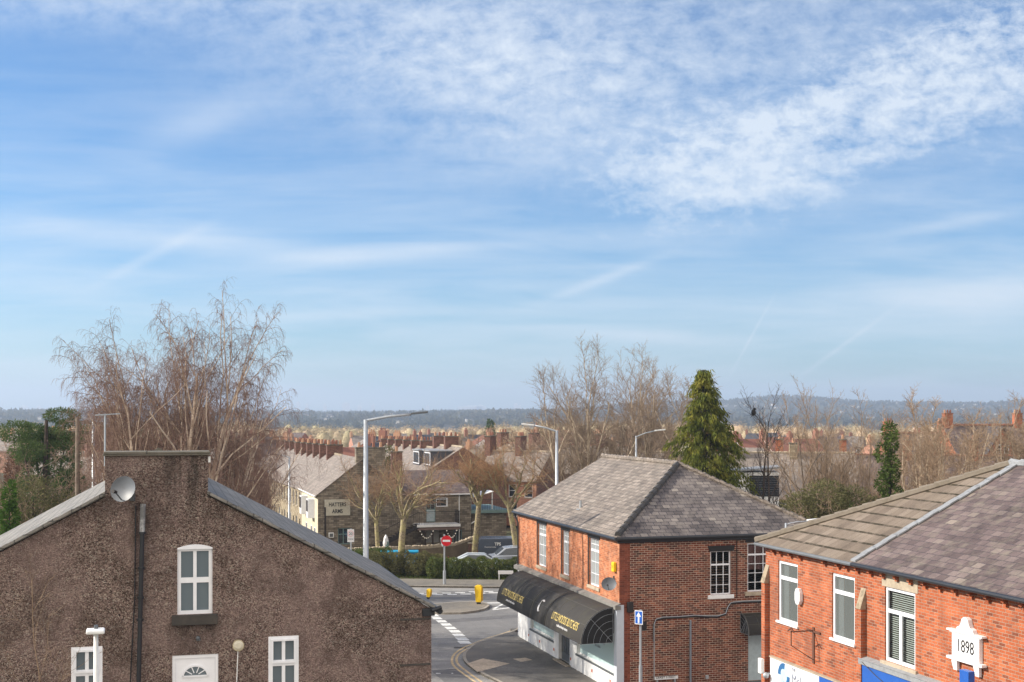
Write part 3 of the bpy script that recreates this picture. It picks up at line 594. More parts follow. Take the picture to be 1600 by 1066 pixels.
# ------------------------------------------------------------------ rendered gable house
def gable_house():
    V0, U0 = 6.29, 27.85
    t = thing('gable_house', 'brown pebbledashed gable end house with wide chimney and white windows', 'house', W(V0, U0), TH)
    c_, s_ = math.cos, math.sin; T2 = TH-R(1.5); t.rotation_euler = (0, 0, T2); t.location = t.location+Vector((-5.73*(c_(TH)-c_(T2)), -5.73*(s_(TH)-s_(T2)), 0))
    LW, D, EZ, AZ, AX = 11.5, 8.6, 7.36, 10.42, -5.73
    F = Fr((0,0,0), X_, -Y_)     # a = local x (negative to the left)
    top = lambda a: AZ-.06-abs(a-AX)*(AZ-EZ)/5.73
    def q(px, py): v, z = pU(px, py, U0); return v-V0, z
    def rc(x0, y0, x1, y1): a, b = q(x0, y1), q(x1, y0); return (a[0], b[0], a[1], b[1])
    w1 = rc(277, 855, 332, 961); w2 = rc(419, 992, 466, 1105); w3 = rc(111, 1010, 160, 1120); dr = rc(269, 1021, 341, 1175)
    w3 = (w3[0], w3[1], w2[2]+.05, w3[3])
    m = MB(); facade(m, F, -LW, 0, 0, top, [w1, w2, w3, dr], [AX], .13)
    m.poly([(0,0,0), (0,D,0), (0,D,EZ-.1), (0,0,EZ-.1)], X_); m.poly([(-LW,0,0), (-LW,D,0), (-LW,D,EZ-.1), (-LW,0,EZ-.1)], -X_)
    m.poly([(-LW,D,0), (0,D,0), (0,D,EZ-.1), (AX,D,AZ-.1), (-LW,D,EZ-.1)], Y_)
    wall = m.build('wall', M['pebbledash'], t)
    m = MB(); sl = (AZ-EZ)/5.73
    slab(m, [(AX,.02,AZ+.03), (.2,.02,AZ+.03-5.93*sl), (.2,D,AZ+.03-5.93*sl), (AX,D,AZ+.03)], .07)
    slab(m, [(AX-.001,.02,AZ+.03), (-LW-.2,.02,AZ+.03-5.97*sl), (-LW-.2,D,AZ+.03-5.97*sl), (AX-.001,D,AZ+.03)], .07)
    cL, cR = AX-q(164, 760)[0], q(325, 760)[0]-AX
    r = m.build('roof', M['slate_house'], t)
    g = MB(); rg = random.Random(4); k = 0.0        # ragged verge slates
    for s in (1, -1):
      g = MB(); k = .01
      while k < 5.9:
            L = .31; x0, x1 = AX+s*k, AX+s*(k+L)
            if k < (cR if s == 1 else cL)-.02: k += .05; continue
            dy = -.075-rg.random()*.05; dz = rg.random()*.02
            g.prism([(x0,dy,AZ-.02-k*sl+dz), (x1,dy,AZ-.02-(k+L)*sl+dz), (x1,dy,AZ+.035-(k+L)*sl+dz), (x0,dy,AZ+.045-k*sl+dz)], (0,.12,0))
            k += L
      g.build('verge', M['slate_house'], r)
    g = MB(); ridge_tiles(g, (AX,.7,AZ+.03), (AX,D,AZ+.03), .11, .45); g.build('ridge_tiles', M['cap_stone'], r)
    # chimney
    c0, c1 = q(164, 760)[0], q(325, 760)[0]; k = 0; zc = q(245, 712)[1]
    m = MB(); m.box(c0, c1, -.012, .62, AZ-1.12, zc); ch = m.build('chimney', M['pebbledash'], t)
    m = MB(); m.box(c0-.05, c1+.05, -.07, .68, zc, zc+.035)
    m.box(c0-.03, c0+(c1-c0)*.4, -.085, .7, zc+.037, zc+.085); m.box(c0+(c1-c0)*.4+.01, c1+.04, -.08, .7, zc+.037, zc+.08); m.build('cap', M['cap_stone'], ch, bevel=.01)
    m = MB(); m.box(c1-.005, c1+.05, .0, .12, zc-.15, zc-.03); m.build('bracket', M['lamp_white'], ch)
    # windows
    B4 = [('v', .5, 0, 1, .07), ('h', .51, 0, 1, .11)]
    w = window(t, F, *w1, B4, d=.05, fw=.075, blind=(w1[0]+.1, w1[1]-.1, w1[2]+.05, w1[2]+.5, 0, M['curtain']), glass=M['glass_grey'])
    g = MB(); n = 8          # arched head strip over the window
    for i in range(n):
        x0 = w1[0]+(w1[1]-w1[0])*i/n; x1 = w1[0]+(w1[1]-w1[0])*(i+1)/n; f = lambda s: .07*(1-((s-(w1[0]+w1[1])/2)/((w1[1]-w1[0])/2))**2)
        g.prism([(x0,-.01,w1[3]-.03), (x1,-.01,w1[3]-.03), (x1,-.01,w1[3]+.0+f(x1)), (x0,-.01,w1[3]+.0+f(x0))], (0,.06,0))
    g.build('arch_trim', M['upvc'], w)
    sx = q(268, 961), q(340, 974); g = MB(); g.box(sx[0][0], sx[1][0], -.1, .05, sx[1][1], w1[2]-.003); g.build('sill', M['stone_dark'], w, bevel=.012)
    for ww in (w2, w3):
        w = window(t, F, *ww, [('v', .5, 0, 1, .07), ('h', .62, 0, 1, .12)], d=.0, fw=.09, ft=.1, glass=M['glass_grey'])
        g = MB(); a0, a1 = ww[0]+.06, ww[1]-.06; z0 = ww[2]+(ww[3]-ww[2])*.62; z1 = ww[3]-.06; e = .04
        for b in ((a0,a1,z0,z0+e), (a0,a1,z1-e,z1), (a0,a0+e,z0+e,z1-e), (a1-e,a1,z0+e,z1-e)): g.fbox(F, *b, -.03, .0)
        g.build('sash', M['upvc'], w)
    # door with a fan light
    a0, a1, z0, z1 = dr; m = MB()
    for b in ((a0,a0+.06,z0,z1), (a1-.06,a1,z0,z1), (a0+.06,a1-.06,z1-.07,z1)): m.fbox(F, *b, .02, .1)
    d = m.build('door', M['upvc'], t); m = MB(); m.fbox(F, a0+.062, a1-.062, z0, z1-.072, .05, .09); m.fbox(F, a0+.16, a1-.16, z0+.15, z0+.85, .04, .05); m.build('door_leaf', M['upvc'], d)
    cx = (a0+a1)/2; zb = z1-.45; m = MB()
    P = [F(cx+.235*math.cos(R(i*15)), zb+.20*math.sin(R(i*15)), .046) for i in range(13)]; m.poly(P, -Y_); m.build('fan_light', M['sign_blue'] if 0 else M['glass_grey'], d)
    m = MB()
    for i in range(12): m.bar(F(cx+.25*math.cos(R(i*15)), zb+.215*math.sin(R(i*15)), .04), F(cx+.25*math.cos(R(i*15+15)), zb+.215*math.sin(R(i*15+15)), .04), .035)
    m.bar(F(cx-.27,zb,.04), F(cx+.27,zb,.04), .035)
    for i in (36, 72, 108, 144): m.bar(F(cx+.08*math.cos(R(i)), zb+.07*math.sin(R(i)), .04), F(cx+.24*math.cos(R(i)), zb+.2*math.sin(R(i)), .04), .018)
    m.build('fan_light_bars', M['upvc'], d)
    # soil pipe
    p0, p1 = q(223.5, 787), q(216.5, 1075); m = MB(); pt = lambda f: Vector((p0[0]+(p1[0]-p0[0])*f, -.12, p0[1]+(p1[1]-p0[1])*f))
    m.tube([pt(.15), pt(1), pt(1.6)], .046, 10)
    for f in (.15, .34, .5, .62): m.tube([pt(f), pt(f+.012)], .07, 10); m.bar(pt(f+.006), pt(f+.006)+Y_*.12, .04)
    o = m.build('drain_pipe', M['gutter'], t, smooth=False); m = MB(); m.tube([pt(0), pt(.15)], .055, 10); m.build('vent_pipe', plain('flaked', (.16,.16,.16), .6, dirt=((.55,.55,.55), 1), scale=14), o)
    m = MB(); c0_, c1_ = q(212, 790), q(203, 1075); m.tube([(c0_[0],-.015,c0_[1]), (c0_[0]-.02,-.015,(c0_[1]+c1_[1])/2), (c1_[0],-.015,c1_[1])], .012, 5); m.build('cable', M['gutter'], t)
    # gutter end box and old bands
    g0 = q(657, 949); m = MB(); m.box(g0[0], .06, -.10, .04, g0[1]-.16, g0[1]+.0); m.tube([(-.02,-.13,g0[1]-.04), (.2,-.1,g0[1]+.02)], .05, 8); m.build('gutter_box', M['gutter'], t, bevel=.01)
    m = MB(); m.tube([(.17,-.1,EZ-.12), (.17,D,EZ-.12)], .06, 8); m.build('gutter', M['gutter'], t)
    for py in (967, 1038):
        a, b = q(623, py), q(671, py-1.5); m = MB(); m.fbox(F, a[0], b[0]-.01, a[1]-.02, a[1]+.02, -.012, .01); m.build('iron_strap', M['stone_dark'], t)
    c = q(309, 996); m = MB(); m.sphere((c[0],-.06,c[1]), .045, n=8, m=6); m.box(c[0]-.03, c[0]+.05, -.05, .0, c[1]-.06, c[1]-.01); m.build('sensor', M['galv_dark'], t)
    return t, q
HQ = gable_house()[1]
def dish(name, label, P, nrm, r, wallp, mt='dish'):
    """dish of radius r centred at P facing nrm, held by an arm from wallp"""
    t = thing(name, label, 'satellite dish', P); n = Vector(nrm).normalized(); x = n.cross(Z_).normalized(); y = x.cross(n); m = MB(); k = 20; rings = 6; vs = []
    for i in range(rings+1):
        f = i/rings
        for j in range(k): an = 2*math.pi*j/k; vs.append((x*math.cos(an)*r+y*math.sin(an)*r*.88)*f+n*(.22*r*f*f))
    m.v = vs
    for i in range(rings):
        for j in range(k): a = i*k+j; b = i*k+(j+1) % k; m.f.append((a, b, b+k, a+k)); m.m.append(0)
    m.build('reflector', M[mt], t, smooth=True)
    w = Vector(wallp)-Vector(P); m = MB(); m.tube([-n*.01, -n*.08, w], .018, 6); m.box(w.x-.05, w.x+.05, w.y-.02, w.y+.02, w.z-.1, w.z+.1); m.build('mount', M['galv_dark'], t)
    m = MB(); e = n*r*.95-y*r*.35; m.bar(-y*r*.82, e, .02); m.build('arm', M['galv_dark'], t); m = MB(); m.tube([e-n*.04, e+n*.07], [.03, .04], 8); m.build('receiver', M['iron'], t)
    return t
v, z = pU(195, 765, 27.5); dish('satellite_dish', 'grey satellite dish high on the pebbledashed wall beside the chimney', W(v, 27.5, z), (-.35,-.9,.25), .30, W(v+.15, 27.84, z-.15))
v, z = pU(372, 1008, 27.7); t = thing('wall_lamp', 'round brass coloured lamp with hanging flex on the pebbledashed wall', 'lamp', W(v, 27.7, z), TH)
m = MB(); m.tube([(0,.05,0), (0,-.07,0)], [.11, .12], 16); m.build('lamp_body', plain('brass', (.42,.36,.22), .4), t, smooth=False)
m = MB(); m.tube([(0,-.071,0), (0,-.1,0)], [.105, .06], 16); m.build('cover', plain('lens', (.6,.56,.44), .3), t)
m = MB(); m.tube([(0,.03,-.1), (-.02,.03,-.6), (-.05,.03,-1.4)], .012, 5); m.build('flex', M['lamp_white'], t)
# aerial on the chimney
b = pY(164, 706, 27.3); t = thing('tv_aerial', 'thin rooftop aerial mast rising at the edge of the wide chimney', 'aerial', b, TH)
m = MB(); m.tube([(0,0,-.3), (0,0,.78)], .018, 6); m.build('mast', M['galv'], t)
m = MB(); m.tube([(-.2,0,.76), (.3,0,.79)], .012, 5)
for i in range(7): x = -.16+i*.07; m.tube([(x,-.12,.77+.004*i), (x,.12,.77+.004*i)], .006, 4)
m.build('antenna', M['galv'], t)
# ------------------------------------------------------------------ corner shop
def corner_shop():
    V0, U0, WD, LN = 18.98, 49.46, 9.0, 14.35; EZ, RZ = 6.5, 9.17
    t = thing('corner_shop', 'two storey brick corner shop with hipped slate roof and white shopfront', 'shop', W(V0, U0), TH)
    FL = Fr((0,0,0), Y_, -X_); FS = Fr((0,0,0), X_, -Y_)   # street side, side street side
    def l(px, py, V=V0): u, z = pV(px, py, V); return u-U0, z
    def s(px, py, U=U0): v, z = pU(px, py, U); return v-V0, z
    ups = []
    for x0, x1 in ((853.3, 840), (889, 878), (936, 920)):
        a0, a1 = l(x0, 850)[0], l(x1, 850)[0]; ups.append((a0, a1, 4.1, 6.12))
    FZ = 3.55
    d0, d1 = l(890, 950)[0], l(873, 950)[0]
    sh = [(l(962, 950)[0], l(901, 950)[0], .85, FZ-.25), (d0, d1, .15, FZ-.25), (l(865, 950)[0], l(829, 950)[0], .85, FZ-.25)]
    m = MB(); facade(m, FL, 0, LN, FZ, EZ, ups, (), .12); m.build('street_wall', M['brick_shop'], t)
    m = MB(); facade(m, FL, 0, LN, 0, FZ, sh, (), .2); P = m
    w1 = (*[s(x, 0)[0] for x in (1110, 1142)], s(1110, 930)[1], s(1110, 861)[1]); w2 = (*[s(x, 0)[0] for x in (1168, 1206)], s(1168, 925)[1], s(1168, 849)[1])
    dd = (*[s(x, 0)[0] for x in (1169, 1206)], .35, s(1169, 985)[1])
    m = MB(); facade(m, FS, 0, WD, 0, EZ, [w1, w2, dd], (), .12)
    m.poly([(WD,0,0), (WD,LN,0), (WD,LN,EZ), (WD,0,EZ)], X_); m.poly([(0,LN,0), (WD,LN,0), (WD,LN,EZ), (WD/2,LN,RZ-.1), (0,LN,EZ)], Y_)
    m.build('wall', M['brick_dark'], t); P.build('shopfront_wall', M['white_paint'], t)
    m = MB()    # lighter red quoin bricks at the corner
    m.fbox(FS, .0, .45, 0, EZ-.05, -.004, .05); m.build('corner_bricks', bricks('brick_quoin', [(0, (.11,.032,.02)), (.5, (.19,.05,.028)), (1, (.27,.08,.045))], (.25,.13,.09), ms=.004), t)
    # roof: hipped at the side street, gabled at the far end
    o = .22; ez = EZ-.02; hp = (WD/2, WD/2, RZ); fe = (WD/2, LN-.25, RZ)
    m = MB(); e = [(-o,-o,ez), (WD+o,-o,ez), (WD+o,LN+.1,ez), (-o,LN+.1,ez)]
    slab(m, [e[0], hp, fe, e[3]], .05); slab(m, [e[1], e[2], fe, hp], .05); r = m.build('roof', M['slate_grey'], t)
    m = MB(); slab(m, [e[0], e[1], hp], .05); m.build('hip_end', M['slate_violet'], r)
    m = MB(); ridge_tiles(m, fe, hp, .1, .42, .02, .05); ridge_tiles(m, Vector(hp), Vector(e[1]), .09, .4, .03, .04); m.build('ridge_tiles', M['slate_grey'], r)
    m = MB(); ridge_tiles(m, Vector(e[0])+Vector((.1,.1,.05)), hp, .13, .45, .02, .02); m.build('hip_tiles', plain('hip_dark', (.055,.052,.05), .7, dirt=((.12,.11,.1), .4)), r)
    m = MB(); m.tube([(.9,7.3,7.05), (.9,7.3,7.42)], .06, 8); m.box(.7, 1.1, 7.0, 7.35, 7.02, 7.06); m.build('flue', M['galv'], r)
    m = MB(); m.tube([(-o-.04,-o-.1,ez-.07), (-o-.04,LN+.1,ez-.07)], .06, 8); m.tube([(-o-.1,-o-.04,ez-.07), (WD+o,-o-.04,ez-.07)], .065, 8); m.box(-.1, WD+.1, -.1, .0, EZ-.28, EZ-.07); m.box(-.1, .0, -.1, LN, EZ-.22, EZ-.07)
    g = m.build('gutter', M['gutter'], t)
    m = MB(); m.tube([(-.26,LN-.1,ez-.1), (-.1,LN-.25,ez-.5), (-.08,LN-.3,ez-.6), (-.08,LN-.3,FZ+.1)], .045, 8); m.build('drain_pipe', M['gutter'], t)
    m = MB(); m.tube([(-.26,LN-.2,ez-.07), (-.26,-o,ez-.07)], .05, 6); 
    grid_b = [('v', .5, 0, .74, .025), ('h', .74, 0, 1, .09), ('v', .5, .76, 1, .025), ('h', .25, 0, 1, .02), ('h', .5, 0, 1, .02), ('h', .87, 0, 1, .02)]
    for i, u in enumerate(ups):
        w = window(t, FL, *u, grid_b, d=.09, fw=.055, sill=(.12, .14, .06, M['stone_sill']), glass=M['glass_pale'])
        m = MB(); m.fbox(FL, u[0]-.12, u[1]+.12, u[3]+.003, EZ-.13, -.02, .06); m.build('lintel', M['black_paint'], w)
        m = MB(); m.fbox(FL, u[1]+.003, u[1]+.12, u[2], u[3], -.008, .02); m.build('window_side_strip', M['black_paint'], w)  # black strip on the wall face along the far edge of the window
    g2 = [('v', .33, 0, 1, .022), ('v', .66, 0, 1, .022), ('h', .68, 0, 1, .07), ('h', .22, 0, 1, .02), ('h', .45, 0, 1, .02)]
    w = window(t, FS, *w1, g2, d=.06, fw=.055, blind=(w1[0]+.05, w1[1]-.05, w1[2]+.1, w1[3]-.4, .11, M['blind_brown']), sill=(.12, .16, .06, M['white_paint']))
    m = MB(); a = s(1106, 862), s(1148, 852); m.prism([FS(a[0][0]+.06,a[0][1],-.03), FS(a[1][0]-.06,a[0][1],-.03), FS(a[1][0],a[1][1],-.03), FS(a[0][0],a[1][1],-.03)], (0,.08,0)); m.build('lintel', M['black_paint'], w)
    w = window(t, FS, *w2, [('v', .34, 0, 1, .022), ('v', .67, 0, 1, .022), ('h', .76, 0, 1, .07), ('h', .19, 0, 1, .02), ('h', .38, 0, 1, .02), ('h', .57, 0, 1, .02)], d=.06, fw=.055, blind=(w2[0]+.05, w2[1]-.05, w2[2]+.9, w2[3]-.1, 0, plain('curtain_red', (.3,.16,.15), .9)), sill=(.12, .16, .06, M['stone_sill']))
    m = MB(); a = s(1163, 848), s(1212, 836); m.prism([FS(a[0][0]+.08,a[0][1],-.03), FS(a[1][0]-.06,a[0][1],-.03), FS(a[1][0],a[1][1],-.03), FS(a[0][0],a[1][1],-.03)], (0,.08,0)); m.build('lintel', M['black_paint'], w)
    # side door
    m = MB(); m.fbox(FS, dd[0], dd[1], dd[2], dd[3], .04, .09); o_ = m.build('side_door', M['pale_blue'], t); m = MB(); m.fbox(FS, dd[0]-.05, dd[1]+.05, 0, .33, -.2, .1); m.build('step', M['galv_dark'], o_)
    # shopfront glazing
    for i, u in enumerate((sh[0], sh[2])):
        w = window(t, FL, *u, [('h', .62, 0, 1, .012)], d=.12, fw=.06, mt=M['white_paint'], glass=M['glass_clear'], nm='shop_window')
        m = MB(); m.poly([FL(u[0]+.05,u[2]+.05,.145), FL(u[1]-.05,u[2]+.05,.145), FL(u[1]-.05,u[2]+(u[3]-u[2])*.64,.145), FL(u[0]+.05,u[2]+(u[3]-u[2])*.64,.145)]); m.build('window_film', M['glass_film'], w)
        m = MB(); m.fbox(FL, u[0]-.05, u[1]+.05, u[2]-.08, u[2]-.003, -.05, .1); m.build('sill', M['galv_dark'], w)
        c = (u[0]+u[1])/2; Fm = Fr((0,0,0), -Y_, -X_)
        text('LITTLEWOODS', .30, Fm, -c-.95, 1.75, .14, M['ink_grey'], w, 'window_lettering', ext=.002, sx=.85); text('BUTCHERS', .14, Fm, -c-.45, 1.52, .14, M['ink_grey'], w, 'window_lettering', ext=.002)
        m = MB()
        for k in range(14): an = R(60+k*20); bn = R(80+k*20); m.bar(FL(c-.11*math.cos(an), 2.22+.15*math.sin(an), .14), FL(c-.11*math.cos(bn), 2.22+.15*math.sin(bn), .14), .03, .004)
        m.build('window_emblem', M['ink_grey'], w)
        m = MB()    # goods and a bright room edge inside
        m.fbox(FL, u[0]+.1, u[1]-.1, .9, 1.0, .5, .9); m.fbox(FL, u[0]+.1, u[1]-.1, .5, .9, .9, 1.0); m.build('counter', M['galv'], w)
    m = MB()
    for k in (1, 3.2, 6.0, 8.4, 10.6, 12.4): m.fbox(FL, k, k+.14, .4, .52, -.012, .02)
    m.build('air_bricks', M['brick_vent'], t)
    m = MB(); m.fbox(FL, d0, d1, .15, FZ-.25, .14, .18); dr = m.build('shop_door', M['galv_dark'], t)
    m = MB(); mid = (d0+d1)/2
    for x0, x1 in ((d0+.06, mid-.04), (mid+.04, d1-.06)): m.fbox(FL, x0, x1, .5, 1.25, .125, .138); m.fbox(FL, x0, x1, 1.35, 2.15, .125, .138)
    m.build('door_pane', M['glass_far'], dr); m = MB(); m.fbox(FL, d0, d1, 2.2, FZ-.3, .125, .138); m.build('fan_pane', M['glass_far'], dr)
    m = MB(); m.fbox(FL, d0-.15, d1+.15, 0, .15, -.25, .1); m.build('step', M['stone_sill'], dr)
    # fascia ledge, corner pilaster
    m = MB(); m.box(-.22, .02, -.1, LN, FZ, FZ+.15); m.prism([(-.22,-.1,FZ+.15), (-.22,LN,FZ+.15), (.02,LN,FZ+.24), (.02,-.1,FZ+.24)], (0,0,.015)); m.build('ledge', plain('ledge_grey', (.20,.19,.175), .8, dirt=((.12,.11,.09), .6)), t)
    m = MB(); m.box(-.14, .0-.003, .02, .28, 0, FZ); m.box(-.143, .17, -.05, .02, 0, FZ+.18); m.build('corner_pilaster', plain('pilaster', (.50,.54,.60), .5, var=.05), t)  # white panel; its shade is put into the blue-grey colour
    # side wall fittings
    a = s(979, 957), s(988, 940); m = MB(); m.fbox(FS, a[0][0], a[1][0], a[0][1], a[1][1], -.16, .0); m.build('speaker_box', M['iron'], t, bevel=.03)
    a = s(998, 986), s(1010, 971); m = MB(); m.fbox(FS, a[0][0], a[1][0], a[0][1], a[1][1], -.008, .02)
    for k in range(6): z = a[0][1]+.03+k*.06; m.fbox(FS, a[0][0], a[1][0], z, z+.03, -.03, -.009)
    m.build('air_vent', M['iron'], t)
    cp = [(1021,1062), (1021,1000), (1021,975), (1024,967), (1035,964), (1060,963), (1085,961), (1105,962), (1120,962), (1133,958), (1136,948), (1141,941), (1160,939), (1195,938)]
    m = MB(); m.tube([FS(*s(x, y+2), -.03) for x, y in cp[1:]], .035, 6); m.build('black_cable', M['gutter'], t)
    m = MB(); m.tube([FS(*s(x, y), -.075) for x, y in cp], .02, 6); m.build('grey_cable', M['galv'], t)
    a = s(1078, 969); m = MB(); m.tube([FS(a[0],0,-.06), FS(a[0],a[1],-.06)], .045, 8); m.build('service_pipe', plain('pipe_grey', (.20,.22,.25), .5), t)
    a = s(1151, 843); m = MB(); m.tube([FS(a[0],a[1],-.02), FS(a[0],a[1]+.1,-.02), FS(a[0],a[1]-2.4,-.02)], .02, 5); m.build('thin_pipe', M['wood_dark'], t)
    a = s(1104, 1058); m = MB(); m.fbox(FS, a[0]-.06, a[0]+.06, a[1]-.06, a[1]+.08, -.08, 0); m.build('junction_box', M['galv'], t)
    m = MB(); a = s(1240, 1046)
    return t, s, l
shop, SS, SL = corner_shop()
# barrel awning over the shopfront, its own thing
def awning(name, label, base, rot, p, h, z0, a0, a1, seams, ribs, tt=(), hr=(.35, .7)):
    t = thing(name, label, 'awning', base, rot); L = math.pi/2*((p+h)/2)
    def pt(a, arc, off=0.0):       # arc 0 = bottom front edge, 1 = wall
        th = arc*math.pi/2; x = -(p+off)*math.cos(th); z = z0+(h+off)*math.sin(th); return Vector((x, a, z))
    N = 12; m = MB()
    na = 40; vs = []
    for i in range(na+1):
        a = a0+(a1-a0)*i/na; sag = 0.0
        for j in range(N+1): vs.append(pt(a, j/N, sag))
    m.v = vs
    for i in range(na):
        for j in range(N): k = i*(N+1)+j; m.f.append((k, k+1, k+N+2, k+N+1)); m.m.append(0)
    m.build('canopy', M['awning_cloth'], t)
    m = MB()
    for a in seams: m.tube([pt(a, j/N, .012) for j in range(N+1)], .018, 5)
    for q in hr: m.tube([pt(a0, q, .004), pt(a1, q, .004)], .006, 4)
    for a in ribs: m.tube([pt(a, .25+j/16*.0+.75*j/12, .004) for j in range(9)], .006, 4)
    m.build('seams', M['awning_seam'], t)
    m = MB()
    for a, s in ((a0, -1), (a1, 1)):
        c = Vector((0, a, z0)); P = [pt(a, j/N) for j in range(N+1)]
        for x, y in zip(P, P[1:]): m.poly([c, x, y])
        m.build('end_panel', M['awning_dark'], t); m = MB()
    m = MB()
    for f in (.22, .42, .62, .82, .99): m.tube([Vector((-p*f*math.cos(R(x)), a0-.012, z0+h*f*math.sin(R(x)))) for x in range(0, 91, 10)], .004, 4)
    for x in range(0, 91, 45): m.tube([Vector((0, a0-.01, z0)), Vector((-p*math.cos(R(x)), a0-.01, z0+h*math.sin(R(x))))], .006, 4)
    m.build('frame', M['galv'], t)
    m = MB(); m.tube([pt(a0, 0), pt(a1, 0)], .02, 6); m.build('front_bar', M['iron'], t)
    return t, pt, L
plain('awning_cloth', (.03,.027,.024), .8, dirt=((.06,.056,.03), .45), scale=3, bump=.3); plain('awning_dark', (.012,.012,.013), .8); plain('awning_seam', (.10,.095,.085), .7)
a0_, a1_ = .15, 12.6
t, pt, L = awning('barrel_awning', 'long black barrel awning with gold lettering over the butchers shopfront', W(18.98-.23, 49.46), TH, 1.35, 1.42, 2.2, a0_, a1_, (a0_+.01, 5.0, 7.1, a1_-.01), [a0_+1.2*i for i in range(1, 10)])
def wr(x, y, d): return pt(-x, y/L, .008-d)
for s0 in (12.0, 4.25):
    text('LITTLEWOODS BUTCHERS', .45, None, -s0, .42, 0, M['gold'], t, 'gold_lettering', wrap=wr, sx=.63, ext=.003)
    m_ = text('traditional family butchers', .15, None, -s0+.9, .22, 0, M['sign_white'], t, 'white_lettering', wrap=wr, sx=.9, ext=.003)
m = MB()
for k in range(11):
    an, bn = R(50+k*22), R(72+k*22); f = lambda q: pt(6.05-.17*math.cos(q), (.72+.27*math.sin(q))/L, .02); m.bar(f(an), f(bn), .09-.005*abs(k-5), .02)
m.bar(pt(5.98,.99/L,.02), pt(5.86,.93/L,.02), .06, .02); m.build('emblem', M['sign_white'], t)
v, z = SS(1157, 988)[0], SS(1157, 988)[1]
t, pt2, L2 = awning('door_awning', 'small black awning over the pale side door of the corner shop', W(18.98+v, 49.46-.012), TH-R(90), .75, .78, z, 0.0, 2.1, (0.01, 2.09), (.5, 1.0, 1.5))
t.rotation_euler = (0, 0, TH+R(90)); t.scale = (1, -1, 1)
text('LITTLEWOODS', .24, None, .75, .33, 0, M['gold'], t, 'gold_lettering', wrap=lambda x, y, d: pt2(x, y/L2, .008-d), sx=.6, ext=.003)
U_, z_ = pV(957, 886, 18.85); t = thing('alarm_box', 'yellow alarm box on the sunlit orange wall of the corner shop', 'alarm box', W(18.9, U_, z_), TH)
m = MB(); m.box(-.06, .08, -.14, .14, -.2, .2); m.build('cover', M['yellow'], t, bevel=.04); m = MB(); m.box(-.075, -.06, -.07, .07, -.05, .08); m.build('badge', M['yellow_dark'], t)
U_, z_ = pV(952, 913, 18.55); dish('satellite_dish', 'small grey mesh satellite dish above the end of the long awning', W(18.55, U_, z_), (-.25,-.9,.32), .31, W(18.97, U_+.55, z_+.15))
